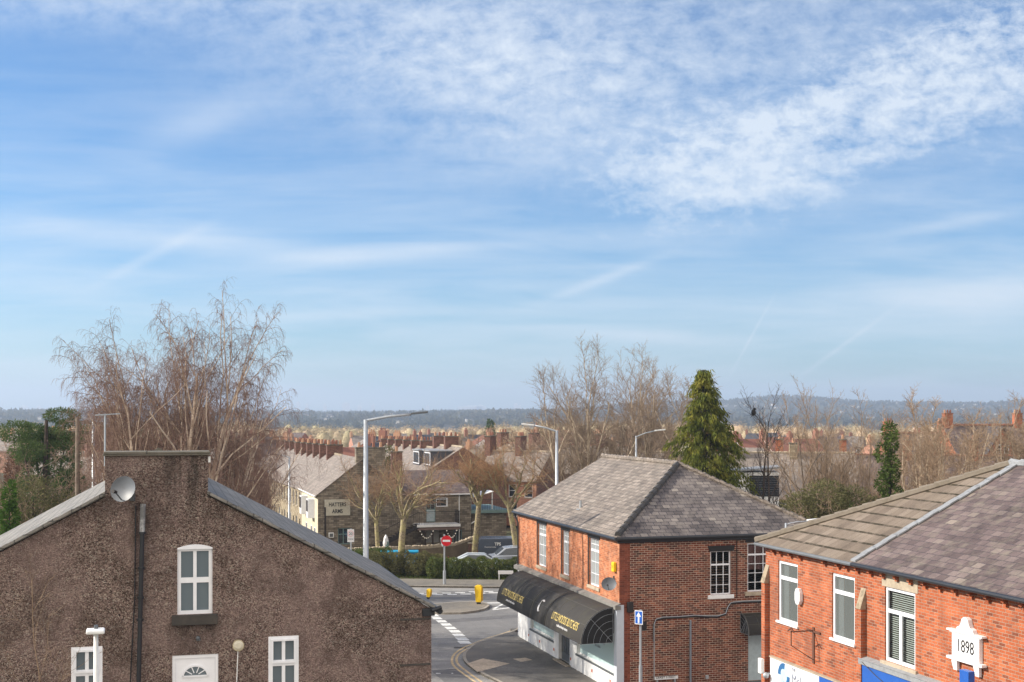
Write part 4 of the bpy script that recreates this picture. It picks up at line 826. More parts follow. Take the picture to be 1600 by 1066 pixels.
# ------------------------------------------------------------------ parade of offices opposite (1898)
def parade():
    V0, U0 = 18.98, 36.85; EZ, RZ = 7.5, 10.05; D = 10.0; L1 = 17.5; DV = 5.45
    t = thing('office_parade', 'orange brick office building with brown tiled and purple slate roofs', 'office building', W(V0, U0), TH)
    F = Fr((0,0,0), -Y_, -X_)       # a runs towards the camera
    def q(px, py): u, z = pV(px, py, V0); return U0-u, z
    ws = []
    for x0, x1, zb, zt in ((1216, 1246.5, 5.2, 7.02), (1300, 1335.5, 5.2, 7.02), (1382.5, 1430, 5.05, 6.98)): ws.append((q(x0,0)[0], q(x1,0)[0], zb, zt))
    ws2 = [(13.2, 14.7, 5.05, 6.98)]
    m = MB(); facade(m, F, 0, L1, 0, EZ-.06, ws+ws2, (), .11)
    m.poly([(0,0,0), (D,0,0), (D,0,EZ-.06), (0,0,EZ-.06)], Y_); m.poly([(0,-L1,0), (D,-L1,0), (D,-L1,EZ), (0,-L1,EZ)], -Y_); m.poly([(D,-L1,0), (D,0,0), (D,0,EZ), (D,-L1,EZ)], X_)
    m.build('wall', M['brick_orange'], t)
    bars = [('h', .72, 0, 1, .11)]
    for i, w in enumerate(ws[:2]):
        o = window(t, F, *w, bars, d=.04, fw=.085, sill=(.06, .07, .06, M['white_paint']), backing=M['room'], glass=M['glass_office'], blind=(w[0]+.02, w[0]+.38, w[2], w[3], 0, M['curtain']))
    w = ws[2]; o = window(t, F, *w, [('h', .68, 0, 1, .1), ('v', .48, 0, .68, .11)], d=.04, fw=.085, blind=(w[0]+.06, w[1]-.06, w[2]+.1, w[3]-.08, .055, M['blind']), sill=(.12, .13, .07, M['stone_sill']))
    m = MB(); m.fbox(F, w[0]-.12, w[1]+.12, w[3]+.004, w[3]+.36, -.012, .05); m.build('lintel', M['stone_sill'], o)
    window(t, F, *ws2[0], [('h', .68, 0, 1, .1), ('v', .48, 0, .68, .11)], d=.04, fw=.085, sill=(.12, .13, .07, M['stone_sill']))
    # corbels below the gutter
    m = MB(); ks = [.55, .98, 1.62, 2.2, 3.6, 4.35, 4.8, 5.35]+[6.0+.62*i for i in range(0, 18)]
    for a in ks:
        for j, (p, z) in enumerate(((.19, EZ-.16), (.13, EZ-.24), (.07, EZ-.32))): m.fbox(F, a, a+.11, z, z+.078, -p, -.001)
    m.fbox(F, 0, L1, EZ-.08, EZ-.062, -.1, .0); m.build('corbels', M['brick_orange'], t)
    # buttress piers with stone caps
    for a, off in ((.0, 0.0), (q(1341, 0)[0], .16)):
        m = MB(); m.fbox(F, a+off, a+off+.22, 0, 6.25, -.15, -.002); o = m.build('pier', M['brick_orange'], t)
        m = MB(); a += off; m.prism([F(a-.01,6.25,-.18), F(a-.01,6.25,-.001), F(a-.01,6.8,-.001)], F(.24,0)-F(0,0)); m.build('pier_cap', plain('cap_worn', (.34,.27,.19), .9, dirt=((.12,.1,.07), .8), scale=14), o)
    # roofs
    ov = .22; rz = RZ; ez = EZ-.02; hp = (5, -5.2, rz); en = (5, -L1, rz)
    m = MB(); slab(m, [(-ov,ov,ez), (-ov,-DV,ez), (5,-DV,rz), hp], .06); slab(m, [(-ov,ov,ez), hp, (D+ov,ov,ez)], .06); slab(m, [(D+ov,ov,ez), (D+ov,-DV,ez), (5,-DV,rz), hp], .06); r = m.build('tiled_roof', M['tile_brown'], t)
    n = 9
    m = MB(); slab(m, [(-ov,-DV-.002,ez+.01), (-ov,-L1,ez+.01), (5,-L1,rz+.01), (5,-DV-.002,rz+.01)], .05); slab(m, [(D+ov,-DV-.002,ez+.01), (D+ov,-L1,ez+.01), (5,-L1,rz+.01), (5,-DV-.002,rz+.01)], .05); r2 = m.build('slate_roof', M['slate_purple'], t)
    m = MB(); ns = 16
    for i in range(ns):     # stepped lead flashing between the two roofs
        f0, f1 = i/ns, (i+1.08)/ns; x0, x1 = -ov+(5+ov)*f0, -ov+(5+ov)*f1; z0, z1 = ez+(rz-ez)*f0+.02, ez+(rz-ez)*f1+.05; y = -DV+.03*(i % 2)
        m.hexa([(x0,y-.14,z0), (x1,y-.14,z1-.02), (x1,y+.10,z1-.02), (x0,y+.10,z0), (x0,y-.14,z0+.05), (x1,y-.14,z1+.02), (x1,y+.10,z1+.02), (x0,y+.10,z0+.05)])
    m.build('flashing', M['lead'], t)
    m = MB(); ridge_tiles(m, (-ov,ov,ez+.02), (5,-5.2,rz+.02), .12, .42, .0, .01); m.build('hip_tiles', plain('hip_brown', (.19,.16,.125), .85, dirt=((.1,.08,.05), .5), scale=10), r)
    m = MB(); ridge_tiles(m, (D+ov,ov,ez+.02), (5,-5.2,rz+.02), .12); m.build('hip_tiles', M['hip_brown'], r)
    m = MB(); ridge_tiles(m, (5,-5.2,rz+.03), (5,-L1,rz+.03), .11); m.build('ridge_tiles', M['lead'], r2)
    m = MB(); m.tube([(-ov-.03,ov,ez-.06), (-ov-.03,-DV,ez-.06)], .055, 8); m.box(-.12,-.0,-DV,.1,EZ-.1,EZ-.05); m.build('gutter', M['gutter_grey'], t)
    m = MB(); m.tube([(-ov-.03,-DV-.03,ez-.055), (-ov-.03,-L1,ez-.055)], .06, 8); m.box(-.12,-.0,-L1,-DV-.01,EZ-.1,EZ-.05); m.build('gutter', M['gutter'], t)
    # fascias
    a0, a1 = q(1208, 0)[0], q(1284.5, 0)[0]; ae = q(1338, 0)[0]
    m = MB(); m.fbox(F, a0, a1, 3.1, 4.02, -.1, -.002); s1 = m.build('fascia_sign', M['sign_white'], t); m = MB(); m.fbox(F, a1+.003, ae, 3.1, 4.02, -.1, -.002); m.build('fascia_blue_end', M['fascia_blue'], s1)
    m = MB(); m.fbox(F, a0-.02, ae+.03, 4.022, 4.06, -.13, -.0); m.build('fascia_trim', M['stone_sill'], s1)
    cx = a0+.88; cz = 3.62
    m = MB()
    for k in range(24):
        an, bn = R(k*15), R(k*15+15); m.poly([F(cx,cz,-.104), F(cx+.3*math.cos(an),cz+.3*math.sin(an),-.104), F(cx+.3*math.cos(bn),cz+.3*math.sin(bn),-.104)])
    m.build('globe', M['logo_pale'], s1)
    m = MB()
    for st in (80, 260):
        for k in range(6):
            an, bn = R(st+k*17), R(st+k*17+17); r0, r1 = .22-.03*abs(k-3)/3, .37
            m.prism([F(cx+r0*math.cos(an),cz+r0*math.sin(an),-.106), F(cx+r1*math.cos(an),cz+r1*math.sin(an),-.106), F(cx+r1*math.cos(bn),cz+r1*math.sin(bn),-.106), F(cx+r0*math.cos(bn),cz+r0*math.sin(bn),-.106)], F(0,0,-.004)-F(0,0,0))
    m.build('logo_arcs', M['logo_blue'], s1)
    text('THE', .14, F, cx+.48, 3.86, -.105, M['ink_grey'], s1, 'lettering'); text('McInnes', .42, F, cx+.48, 3.48, -.105, M['ink_grey'], s1, 'lettering', sx=.95)
    b0 = q(1349, 0)[0]; m = MB(); m.fbox(F, b0, L1, 3.4, 4.78, -.12, -.002); o = m.build('fascia_board', M['fascia_blue'], t)
    m = MB(); m.fbox(F, b0, L1, 4.783, 4.92, -.16, -.001); m.prism([F(b0,4.92,-.18), F(L1,4.92,-.18), F(L1,4.97,-.001), F(b0,4.97,-.001)], (0,0,.012)); m.build('lead_ledge', M['lead'], o)
    m = MB(); m.tube([F(b0+.2,4.86,-.17), F(b0+.8,4.62,-.14), F(b0+1.2,4.5,-.135), F(b0+1.9,4.3,-.13)], .012, 4); m.build('loose_cable', M['iron'], o)
    # small fittings
    c = q(1207, 1055); m = MB(); m.sphere(F(c[0]-.0,c[1],-.22), .1, n=10, m=8); m.tube([F(c[0],c[1]+.05,-.0), F(c[0],c[1]+.05,-.22)], .04, 8); m.build('camera_dome', M['galv'], t, smooth=True)
    c = q(1200.5, 1037); m = MB(); m.fbox(F, c[0]-.0, c[0]+.22, c[1]-.26, c[1]+.2, -.36, -.245); m.build('junction_box', M['lamp_white'], t, bevel=.02)
    return t, q
par, PQ = parade()
def on_parade(px, py, d=0.0): u, z = pV(px, py, 18.98-d); return u, z
u, z = on_parade(1251, 932); t = thing('burglar_alarm', 'white octagonal alarm box between the two office windows', 'alarm box', W(18.98, u, z), TH)
m = MB(); m.prism([(-.002, x, y) for x, y in ((-.07,-.24), (.07,-.24), (.15,-.12), (.15,.12), (.07,.24), (-.07,.24), (-.15,.12), (-.15,-.12))], (-.12,0,0)); m.build('cover', M['sign_white'], t, bevel=.015)
m = MB(); m.box(-.13, -.122, -.05, .05, -.04, .06); m.build('badge', M['lamp_white'], t)
u, z = on_parade(1257, 978, .0); t = thing('iron_bracket', 'rusty empty sign bracket on the orange brick wall', 'bracket', W(18.98, u, z), TH)
F = Fr((0,0,0), -Y_, -X_); m = MB(); m.bar(F(.55,-.05,0), F(.55,-.05,-.75), .03); m.bar(F(.55,-.9,0), F(.55,-.05,-.0), .03); m.bar(F(.55,-.9,-.01), F(.55,-.45,-.72), .02); m.bar(F(.55,-.45,-.73), F(.55,-.02,-.73), .025); m.bar(F(.35,-.05,-.72), F(.55,.06,-.72), .03); m.bar(F(.55,.06,-.72), F(.7,-.05,-.72), .03); m.bar(F(.2,-.07,-.02), F(.95,-.07,-.02), .05); m.build('bracket_bars', M['rust'], t); m = MB(); m.box(-.03, 0, -.6, -.5, -1.0, .05); m.build('wall_plate', M['rust'], t)
# date plaque
u0 = 36.85-0; ua, za = on_parade(1514, 1012); t = thing('date_plaque', 'white painted plaque reading 1898 with ledges and rounded crest', 'plaque', W(18.98, ua, 0), TH)
F = Fr((0,0,0), -Y_, -X_); zb, zt = 5.72, 6.32
m = MB(); m.fbox(F, -.52, .52, zb, zt, -.1, -.002); m.build('panel', M['sign_white'], t)
m = MB(); m.fbox(F, -.68, .68, zt+.002, zt+.05, -.15, -.002); m.fbox(F, -.6, .6, zt-.03, zt+.0, -.12, -.101); m.build('top_ledge', M['sign_white'], t, bevel=.008)
m = MB(); m.fbox(F, -.68, .68, zb-.07, zb-.002, -.15, -.002); m.build('bottom_ledge', M['sign_white'], t, bevel=.008)
m = MB(); pr = [(-.34,0), (-.3,.08), (-.2,.12), (-.15,.2), (-.12,.29), (-.05,.34), (.05,.34), (.12,.29), (.15,.2), (.2,.12), (.3,.08), (.34,0)]
m.prism([F(a, zt+.052+z, -.12) for a, z in pr], F(0,0,0)-F(0,0,-.115)); m.build('crest', M['sign_white'], t)
for a in (-.42, .42):
    m = MB(); m.prism([F(a-.11,zb-.072,-.12), F(a+.11,zb-.072,-.12), F(a+.07,zb-.32,-.08), F(a-.07,zb-.32,-.08)], F(0,0,0)-F(0,0,-.075)); m.build('bracket', M['sign_white'], t)
text('1898', .42, F, 0, zb+.16, -.104, M['ink'], t, 'date', align='CENTER', sx=.8)
ub, zb_ = on_parade(1511, 1047, .5); t = thing('banner_sign', 'bright blue projecting sign end below the date plaque', 'sign', W(18.98, ub, 0), TH)
m = MB(); m.box(-.62, -.45, -.22, .12, 4.1, zb_); m.build('sign_box', M['fascia_blue'], t, bevel=.01); m = MB(); m.bar((-.45,0,4.4), (0,0,4.4), .04); m.build('bracket', M['iron'], t)
# ------------------------------------------------------------------ street furniture
def lamp_post(label, P, h, arm, side, r0=.11, rise=.45, mt='galv', head='led', rz=0.0, group=None):
    t = thing('street_lamp', label, 'street lamp', P, rz, group); m = MB()
    m.tube([(0,0,0), (0,0,1.2)], [r0*1.3, r0*1.3], 10); m.tube([(0,0,1.2), (0,0,1.35), (0,0,h)], [r0*1.3, r0, r0*.62], 10); m.build('pole', M[mt], t, smooth=True)
    m = MB(); s = side; m.tube([(0,0,h-.08), (s*.12,0,h-.02), (s*arm*.5,0,h+rise*.55), (s*arm,0,h+rise)], r0*.42, 8); m.build('arm', M[mt], t, smooth=True)
    m = MB(); e = Vector((s*arm, 0, h+rise)); k = Vector((s, 0, .1)).normalized()
    m.prism([e+Vector((0,-.13,-.03)), e+Vector((0,.13,-.03)), e+k*.75+Vector((0,.1,-.03)), e+k*.75+Vector((0,-.1,-.03))], (0,0,.09)); m.build('lamp_head', M['galv_dark' if head == 'led' else 'lamp_white'], t, bevel=.02); return t
def gY(px, Y, z=0.0): return Vector(((px-800)/FPX*Y, Y, z))
lamp_post('tall galvanised street lamp beside the pollarded trees, arm over the road', gY(571.5, 58), 11.15, 2.0, 1, .15, .25)
lamp_post('galvanised street lamp rising behind the corner shop roof, arm over the trees', gY(870, 78), 10.35, 1.35, -1, .125, .3, head='w')
lamp_post('pale street lamp standing among the sycamores behind the shop roof', gY(994, 92), 9.75, 1.3, 1, .1, .35, head='w')
lamp_post('thin grey street lamp with short arm showing over the shop hip', gY(1228, 46), 7.62, .75, 1, .06, .06, head='w')
lamp_post('dark lamp column standing in front of the stone terrace', gY(452, 100), 8.0, .6, -1, .1, .1)
lamp_post('pale lamp column between the birches and the terrace', gY(364, 85), 7.6, .5, 1, .1, .1)
t = thing('yard_lamp', 'small white flat headed lamp on a slim post before the pebbledashed gable', 'street lamp', gY(150, 20, 4.1), TH)
hz = H-345/FPX*20; m = MB(); m.tube([(0,0,0), (0,0,hz-4.13)], [.045, .034], 10); m.build('pole', M['lamp_white'], t, smooth=True)
m = MB(); m.box(-.14, .13, -.22, .1, hz-4.13, hz-4.075); m.build('lamp_head', M['lamp_white'], t, bevel=.02); m = MB(); m.tube([(0,0,hz-4.075), (0,0,hz-4.02)], .03, 8); m.build('photocell', M['galv_dark'], t)
for px, top, Y, lb in ((121, 652, 62, 'tall wooden telegraph pole at the edge of the reddish bushes'), (146, 655, 66, 'pale pole between the telegraph pole and the chimney')):
    t = thing('utility_pole', lb, 'pole', gY(px, Y), 0); h = H-(top-HOR)/FPX*Y; m = MB(); m.tube([(0,0,0), (0,0,h)], [.14, .1] if px == 121 else [.1, .07], 8); m.build('pole', M['bark_grey' if px == 121 else 'galv'], t, smooth=True)
    m = MB(); m.bar((-.5,0,h-.2), (.5,0,h-.2), .08); m.build('crossarm', M['bark_grey'], t)
# no entry sign
base = pG(694.5, 913, .11); t = thing('no_entry_sign', 'red round no entry sign on a grey post by the verge', 'road sign', base, 0)
s_ = base.y/FPX; h = (913-835)*s_; m = MB(); m.tube([(0,0,0), (0,0,.9)], .10, 10); m.tube([(0,0,.9), (0,0,h)], .055, 8); m.build('post', M['galv'], t)
cx, cz, r = 3.2*s_, (913-845)*s_, 8.2*s_
m = MB(); m.tube([(cx,-.09,cz), (cx,-.07,cz)], r, 24); o = m.build('disc', M['sign_red'], t); m = MB(); m.box(cx-r*.72, cx+r*.72, -.1, -.092, cz-r*.19, cz+r*.19); m.build('bar', M['sign_white'], o)
m = MB(); m.prism([(-.28,.02,cz+.18), (-.12,-.06,cz+.22), (-.08,-.06,cz-.42), (-.2,.02,cz-.3)], (0,.02,0)); m.build('back_plate', M['galv'], t)
# speed limit sign
base = gY(548.5, 90); t = thing('speed_limit_sign', 'white speed limit sign plate on a post by the pub wall', 'road sign', base, 0); s_ = 90/FPX
m = MB(); m.tube([(0,0,0), (0,0,(872-828)*s_+1.5)], .05, 8); m.build('post', M['galv'], t); z1 = H-(827-HOR)*s_; z0 = H-(847-HOR)*s_
m = MB(); m.box(-.24, .22, -.08, -.06, z0, z1); o = m.build('plate', M['sign_white'], t)
m = MB(); F = Fr((0,0,0), X_, -Y_); c = z1-.3
for k in range(20): m.bar(F(-.01+.19*math.cos(R(k*18)), c+.19*math.sin(R(k*18)), -.085), F(-.01+.19*math.cos(R(k*18+18)), c+.19*math.sin(R(k*18+18)), -.085), .035, .01)
m.build('ring', M['sign_red'], o); text('20', .26, F, -.01, c-.09, -.085, M['ink'], o, 'number', 'CENTER'); text('ZONE', .13, F, -.01, z0+.16, -.085, M['ink'], o, 'words', 'CENTER')
# one way sign
base = gY(1001, 47, .1); t = thing('one_way_sign', 'blue one way arrow sign on a grey post at the dark brick wall', 'road sign', base, 0); s_ = 47/FPX
m = MB(); m.tube([(0,0,0), (0,0,H-1040*s_+640*s_-.1)], .065, 10); m.tube([(0,0,H-400*s_-.1), (0,0,H-(953-640)*s_-.1)], .042, 8); m.build('post', M['galv'], t)
z0, z1 = H-(975-640)*s_-.1, H-(953.5-640)*s_-.1; n = Vector((-.55,-.83,0)); tt = Vector((.83,-.55,0)); F = Fr((-.08,-.1,0), tt, n)
m = MB(); m.fbox(F, -.16, .16, z0, z1, 0, .02); o = m.build('plate', M['sign_white'], t); m = MB(); m.fbox(F, -.135, .135, z0+.03, z1-.03, -.004, -.001); m.build('blue_face', M['sign_blue'], o)
c = (z0+z1)/2; m = MB(); m.prism([F(-.032,c-.19,-.005), F(.032,c-.19,-.005), F(.032,c+.03,-.005), F(.1,c+.03,-.005), F(0,c+.19,-.005), F(-.1,c+.03,-.005), F(-.032,c+.03,-.005)], n*.004); m.build('arrow', M['sign_white'], o)
# street name plates
v, z = SS(1022, 1062)[0], SS(1022, 1062)[1]; v2, z2 = SS(1058, 1055); t = thing('street_name_sign', 'white street name plate reading DERBY STREET on the dark brick wall', 'street sign', W(18.98+v, 49.46-.1), TH)
F = Fr((0,0,0), X_, -Y_); m = MB(); m.fbox(F, 0, v2-v, z, z2, .0, .03); o = m.build('plate', M['sign_white'], t); text('DERBY STREET', .15, F, .04, z+.045, -.004, M['ink'], o, 'lettering', sx=.88)
m = MB(); m.bar((.12,.06,0), (.12,.06,z+.02), .06); m.bar((v2-v-.12,.06,0), (v2-v-.12,.06,z+.02), .06); m.build('posts', M['galv'], t)
b0, b1 = pG(779, 907, .03), pG(799, 906, .03); t = thing('street_name_board', 'low white street name board in front of the hedge', 'street sign', b0, 0); s_ = b0.y/FPX
m = MB(); m.box(-.03, 23*s_, -.03, 0, .42, .42+4.2*s_+.06); o = m.build('plate', M['sign_white'], t, bevel=.01); text('MARKET STREET', .15, Fr((0,0,0), X_, -Y_), .05, .46, .034, M['ink_grey'], o, 'lettering', sx=.6) if 0 else None
m = MB(); m.box(0, .07, -.02, .05, 0, .44); m.box(21*s_, 21*s_+.07, -.02, .05, 0, .44); m.build('legs', M['sign_white'], t)
# bollards
def bollard(label, P, tilt=0, w=.42, h=1.12):
    t = thing('bollard', label, 'bollard', P, R(-14), 'yellow bollards on the traffic island'); t.rotation_euler = (0, tilt, R(-14))
    m = MB(); m.hexa([(-w*.38,-.1,.12), (w*.38,-.1,.12), (w*.38,.13,.12), (-w*.38,.13,.12), (-w/2,-.14,h*.8), (w/2,-.14,h*.8), (w/2,.14,h*.8), (-w/2,.14,h*.8)])
    m.prism([(-w/2,-.14,h*.8), (w/2,-.14,h*.8), (w/2,-.12,h*.94), (w*.3,-.1,h), (-w*.3,-.1,h), (-w/2,-.12,h*.94)], (0,.26,0)); m.build('shell', M['yellow'], t, bevel=.02)
    m = MB(); m.prism([(w/2+.004,-.11,.2), (w/2+.004,.11,.2), (w/2+.004,.12,h*.85), (w/2+.004,-.12,h*.85)], (.02,0,0)); m.build('side_strip', M['yellow_dark'], t); m = MB(); m.box(-w*.25, w*.25, -.09, .09, 0, .12); m.build('foot', M['rubber'], t)
bollard('bright yellow bollard on the point of the traffic island', pG(748, 944, .12)); bollard('smaller yellow bollard leaning beside the slate eave', pG(669, 936, .12), R(8), .26, .62)
# ------------------------------------------------------------------ vehicles in the car park
def vehicle(name, label, cat, P, rz, prof, cab, width, paint, wheels, wr=.33, glass='glass_far', extra=None):
    t = thing(name, label, cat, P, rz); hw = width/2; m = MB()
    m.prism([(x,-hw,z) for x, z in prof], (0,width,0)); m.build('body', M[paint], t, bevel=.06)
    m = MB(); zz = [c[1] for c in cab]; zb, zt = min(zz), max(zz)
    pin = lambda z: .14*(z-zb)/(zt-zb); k = len(m.v); n = len(cab)
    m.v += [Vector((x,-hw+.05+pin(z),z)) for x, z in cab]+[Vector((x,hw-.05-pin(z),z)) for x, z in cab]; m.f += [tuple(range(n-1,-1,-1)), tuple(range(n,2*n))]+[(i, (i+1)%n, n+(i+1)%n, n+i) for i in range(n)]; m.m += [0]*(n+2)
    m.build('cabin', M[paint], t, bevel=.04)
    cx = sum(c[0] for c in cab)/n; m = MB(); s = .86
    for sy in (-1, 1):
        P_ = [Vector((cx+(x-cx)*s, sy*(hw-.03-pin(z)), zb+.04+(z-zb)*.84)) for x, z in cab]; m.poly(P_, (0,sy,0))
    m.build('side_windows', M[glass], t)
    m = MB(); tops = sorted(cab, key=lambda c: c[0]); f0 = [c for c in cab if c[1] == zb]; xr = max(f0)[0]; xl = min(f0)[0]; ft = [c for c in cab if c[1] > zt-.12]; tr, tl = max(ft)[0], min(ft)[0]
    for a, b, sx in ((xr, tr, .015), (xl, tl, -.015)): m.poly([(a+(b-a)*.1+sx,-hw+.14,zb+.05), (a+(b-a)*.1+sx,hw-.14,zb+.05), (a+(b-a)*.85+sx,hw-.22,zb+(zt-zb)*.85), (a+(b-a)*.85+sx,-hw+.22,zb+(zt-zb)*.85)])
    m.build('windscreens', M[glass], t)
    for x in wheels:
        for sy in (-1, 1):
            m = MB(); m.tube([(x,sy*(hw-.16),wr), (x,sy*(hw+.015),wr)], wr, 18); w = m.build('wheel', M['tyre'], t); m = MB(); m.tube([(x,sy*(hw+.016),wr), (x,sy*(hw+.022),wr)], wr*.6, 12); m.build('rim', M['chrome'], w)
    x0, x1 = min(p[0] for p in prof), max(p[0] for p in prof); m = MB()
    for sy in (-1, 1): m.box(x1-.03, x1+.012, sy*(hw-.25)-.12, sy*(hw-.25)+.12, .62, .75)
    m.build('headlights', M['bulb'], t); m = MB()
    for sy in (-1, 1): m.box(x0-.012, x0+.04, sy*(hw-.12)-.08, sy*(hw-.12)+.08, .8, 1.1)
    m.build('tail_lights', M['tail_red'], t); return t
vp = pG(786, 881); vt = vehicle('van', 'dark grey panel van with pale lettering parked behind the hedge', 'van', gY(793, 99), R(2),
    [(-2.2,.3), (-2.25,.9), (-2.15,1.85), (-2.0,1.98), (.5,1.98), (.9,1.9), (1.5,1.15), (2.25,1.0), (2.4,.7), (2.4,.3)], [(.25,1.2), (1.35,1.2), (.85,1.86), (.3,1.9)], 1.9, 'car_grey', (-1.5, 1.5))
F = Fr((0,-.955,0), X_, -Y_); text('TPS', .3, F, -1.0, 1.45, -.01, M['sign_white'], vt, 'lettering', weight=.01); text('Commercials', .16, F, -1.75, 1.28, -.01, M['sign_white'], vt, 'lettering')
carp = [(-2.1,.28), (-2.15,.85), (-1.9,.98), (1.0,.92), (1.95,.8), (2.1,.55), (2.1,.28)]
vehicle('parked_car', 'silver hatchback parked in front of the grey van', 'car', gY(795, 94.8, .22), R(186), carp, [(-1.85,.95), (1.05,.92), (.35,1.45), (-.4,1.52), (-1.5,1.4)], 1.75, 'car_silver', (-1.3, 1.3))
vehicle('parked_car', 'white saloon with only its roof showing over the hedge', 'car', gY(748, 92.6, .05), R(4), carp, [(-1.7,.95), (1.25,.9), (.45,1.38), (-.8,1.4)], 1.75, 'car_white', (-1.3, 1.3))
# ------------------------------------------------------------------ pub
def chimney(par, x0, x1, y0, y1, z0, z1, mt='brick_red', pots=2, cap='cap_stone', axis='x', name='chimney', ph=.38):
    m = MB(); m.box(x0, x1, y0, y1, z0, z1); c = m.build(name, M[mt], par); m = MB(); m.box(x0-.05, x1+.05, y0-.05, y1+.05, z1+.001, z1+.09); m.build('cap', M[cap], c)
    for i in range(pots):
        f = (i+.5)/pots; x, y = (x0+(x1-x0)*f, (y0+y1)/2) if axis == 'x' else ((x0+x1)/2, y0+(y1-y0)*f)
        m = MB(); m.tube([(x,y,z1+.09), (x,y,z1+.09+ph)], [.13, .10], 8); m.build('chimney_pot', M['pot' if i % 3 else 'pot_pale'], c)
    return c
def pub():
    V0, U0 = 14.15, 102.1; g0 = 0.0
    t = thing('stone_pub', 'dark stone pub with painted sign and gable facing the pollarded trees', 'pub', W(V0, U0), TH)
    FS = Fr((0,0,0), X_, -Y_); FL = Fr((0,0,0), Y_, -X_)
    s = lambda px, py: (pU(px, py, U0)[0]-V0, pU(px, py, U0)[1])
    def rc(x0, y0, x1, y1): a, b = s(x0, y1), s(x1, y0); return (a[0], b[0], a[1], b[1])
    EZ, AZ, W1, W2 = 5.0, 7.75, 7.0, 12.3
    wa = rc(528, 825, 547, 851); wb = rc(606, 805, 623, 822)[:4]; wb = rc(613, 788, 622, 802); dr = rc(666, 777, 680.5, 816); wc = rc(681.5, 777, 700, 792); sh = rc(665, 826, 686, 848); dw = rc(708, 828, 722, 848)
    top = lambda a: max(EZ, AZ-abs(a-3.5)*(AZ-EZ)/3.5) if a <= 7 else 4.95
    m = MB(); facade(m, FS, 0, 7, 0, top, [wa], [3.5], .15); facade(m, FS, 7, W2, 0, 4.95, [dr, wc, sh, dw], (), .12)
    lw = [(1.2, 2.1, .9, 2.3), (3.2, 4.1, .9, 2.3), (2.2, 3.2, 3.1, 4.4), (6.5, 7.5, 3.1, 4.4), (6.2, 7.2, .9, 2.3)]
    m.poly([(W2,0,0), (W2,7,0), (W2,7,4.95), (W2,3.5,6.5), (W2,0,4.95)], X_); m.poly([(7,7,0), (W2,7,0), (W2,7,4.95), (7,7,4.95)], Y_); m.poly([(0,10,0), (7,10,0), (7,10,EZ), (3.5,10,AZ-.1), (0,10,EZ)], Y_); m.poly([(7,0,0), (7,10,0), (7,10,EZ), (7,0,EZ)], X_)
    m.build('wall', M['stone'], t)
    m = MB(); facade(m, FL, 0, 10, 0, EZ, lw, (), .1); m.build('painted_front', M['cream'], t)
    m = MB(); slab(m, [(-.2,-.1,EZ-.1), (3.5,-.1,AZ), (3.5,10.1,AZ), (-.2,10.1,EZ-.1)]); slab(m, [(7.2,-.1,EZ-.1), (3.5,-.1,AZ), (3.5,10.1,AZ), (7.2,10.1,EZ-.1)]); r = m.build('roof', M['slate_pale'], t)
    m = MB(); slab(m, [(6.3,-.15,4.86), (W2+.1,-.15,4.86), (W2+.1,3.5,6.62), (6.3,3.5,6.62)]); slab(m, [(6.3,7.15,4.86), (W2+.1,7.15,4.86), (W2+.1,3.5,6.62), (6.3,3.5,6.62)]); m.build('wing_roof', M['slate_purple'], r)
    m = MB(); m.tube([(7,-.2,4.82), (W2,-.2,4.82)], .05, 6); m.tube([(-.25,-.1,EZ-.15), (-.25,10,EZ-.15)], .06, 6); m.tube([(11.3,-.06,4.8), (11.3,-.06,.5), (12.4,-.3,2.3)][:2], .04, 6); m.build('gutter', M['lamp_white'], t)
    chimney(t, 3.0, 5.3, .0, .7, 6.4, 8.55, 'stone', 4); chimney(t, 5.9, 6.7, .1, .8, 5.2, 8.2, 'brick_red', 1)
    window(t, FS, *wa, [('v', .45, 0, 1, .06), ('h', .62, 0, 1, .06)], mt=M['grey_green'], glass=M['glass_far'])
    window(t, FS, *wc, [('v', .9, 0, 1, .06), ('h', .8, 0, 1, .05)], mt=M['upvc'], glass=M['glass_far']); 
    o = window(t, FS, *dr, [('v', .5, .5, 1, .04), ('h', .5, 0, 1, .1), ('h', .7, 0, 1, .03), ('h', .85, 0, 1, .03)], mt=M['grey_green'], glass=M['glass_far'], nm='balcony_door')
    m = MB(); m.fbox(FS, dr[0]+.06, dr[1]-.06, dr[2], dr[2]+(dr[3]-dr[2])*.48, .08, .1); m.build('door_panel', M['pale_blue'], o)
    m = MB(); m.fbox(FS, *sh, .04, .1); m.build('roller_shutter', plain('shutter', (.34,.33,.31), .6), t)
    window(t, FS, *dw, [('v', .33, 0, 1, .12), ('v', .66, 0, 1, .12)], mt=M['grey_green'], glass=M['glass_far'], nm='double_door')
    for u in lw: window(t, FL, *u, [('v', .5, 0, 1, .04), ('h', .5, 0, 1, .05)], d=-.02, glass=M['glass_far'], sill=(.1, .1, .06, M['stone_sill']))
    for u in (2.0, 6.2):
        m = MB(); m.prism([(0,u-.2,3.0), (-.5,u,3.0), (-.5,u+1.2,3.0), (0,u+1.4,3.0)], (0,0,1.5)); b = m.build('bay_window', M['upvc'], t); m = MB(); m.box(-.515, -.505, u+.1, u+.5, 3.5, 4.4); m.box(-.515, -.505, u+.65, u+1.1, 3.5, 4.4); m.build('pane', M['glass_far'], b)
    a = rc(507, 780, 547, 806); m = MB(); m.fbox(FS, *a, -.06, -.002); o = m.build('name_board', plain('board', (.50,.47,.38), .6), t); cx = (a[0]+a[1])/2
    text('HATTERS', .42, FS, cx, a[2]+.72, -.065, M['ink'], o, 'lettering', 'CENTER', sx=.78, weight=.01); text('ARMS', .42, FS, cx, a[2]+.2, -.065, M['ink'], o, 'lettering', 'CENTER', sx=.78, weight=.01)
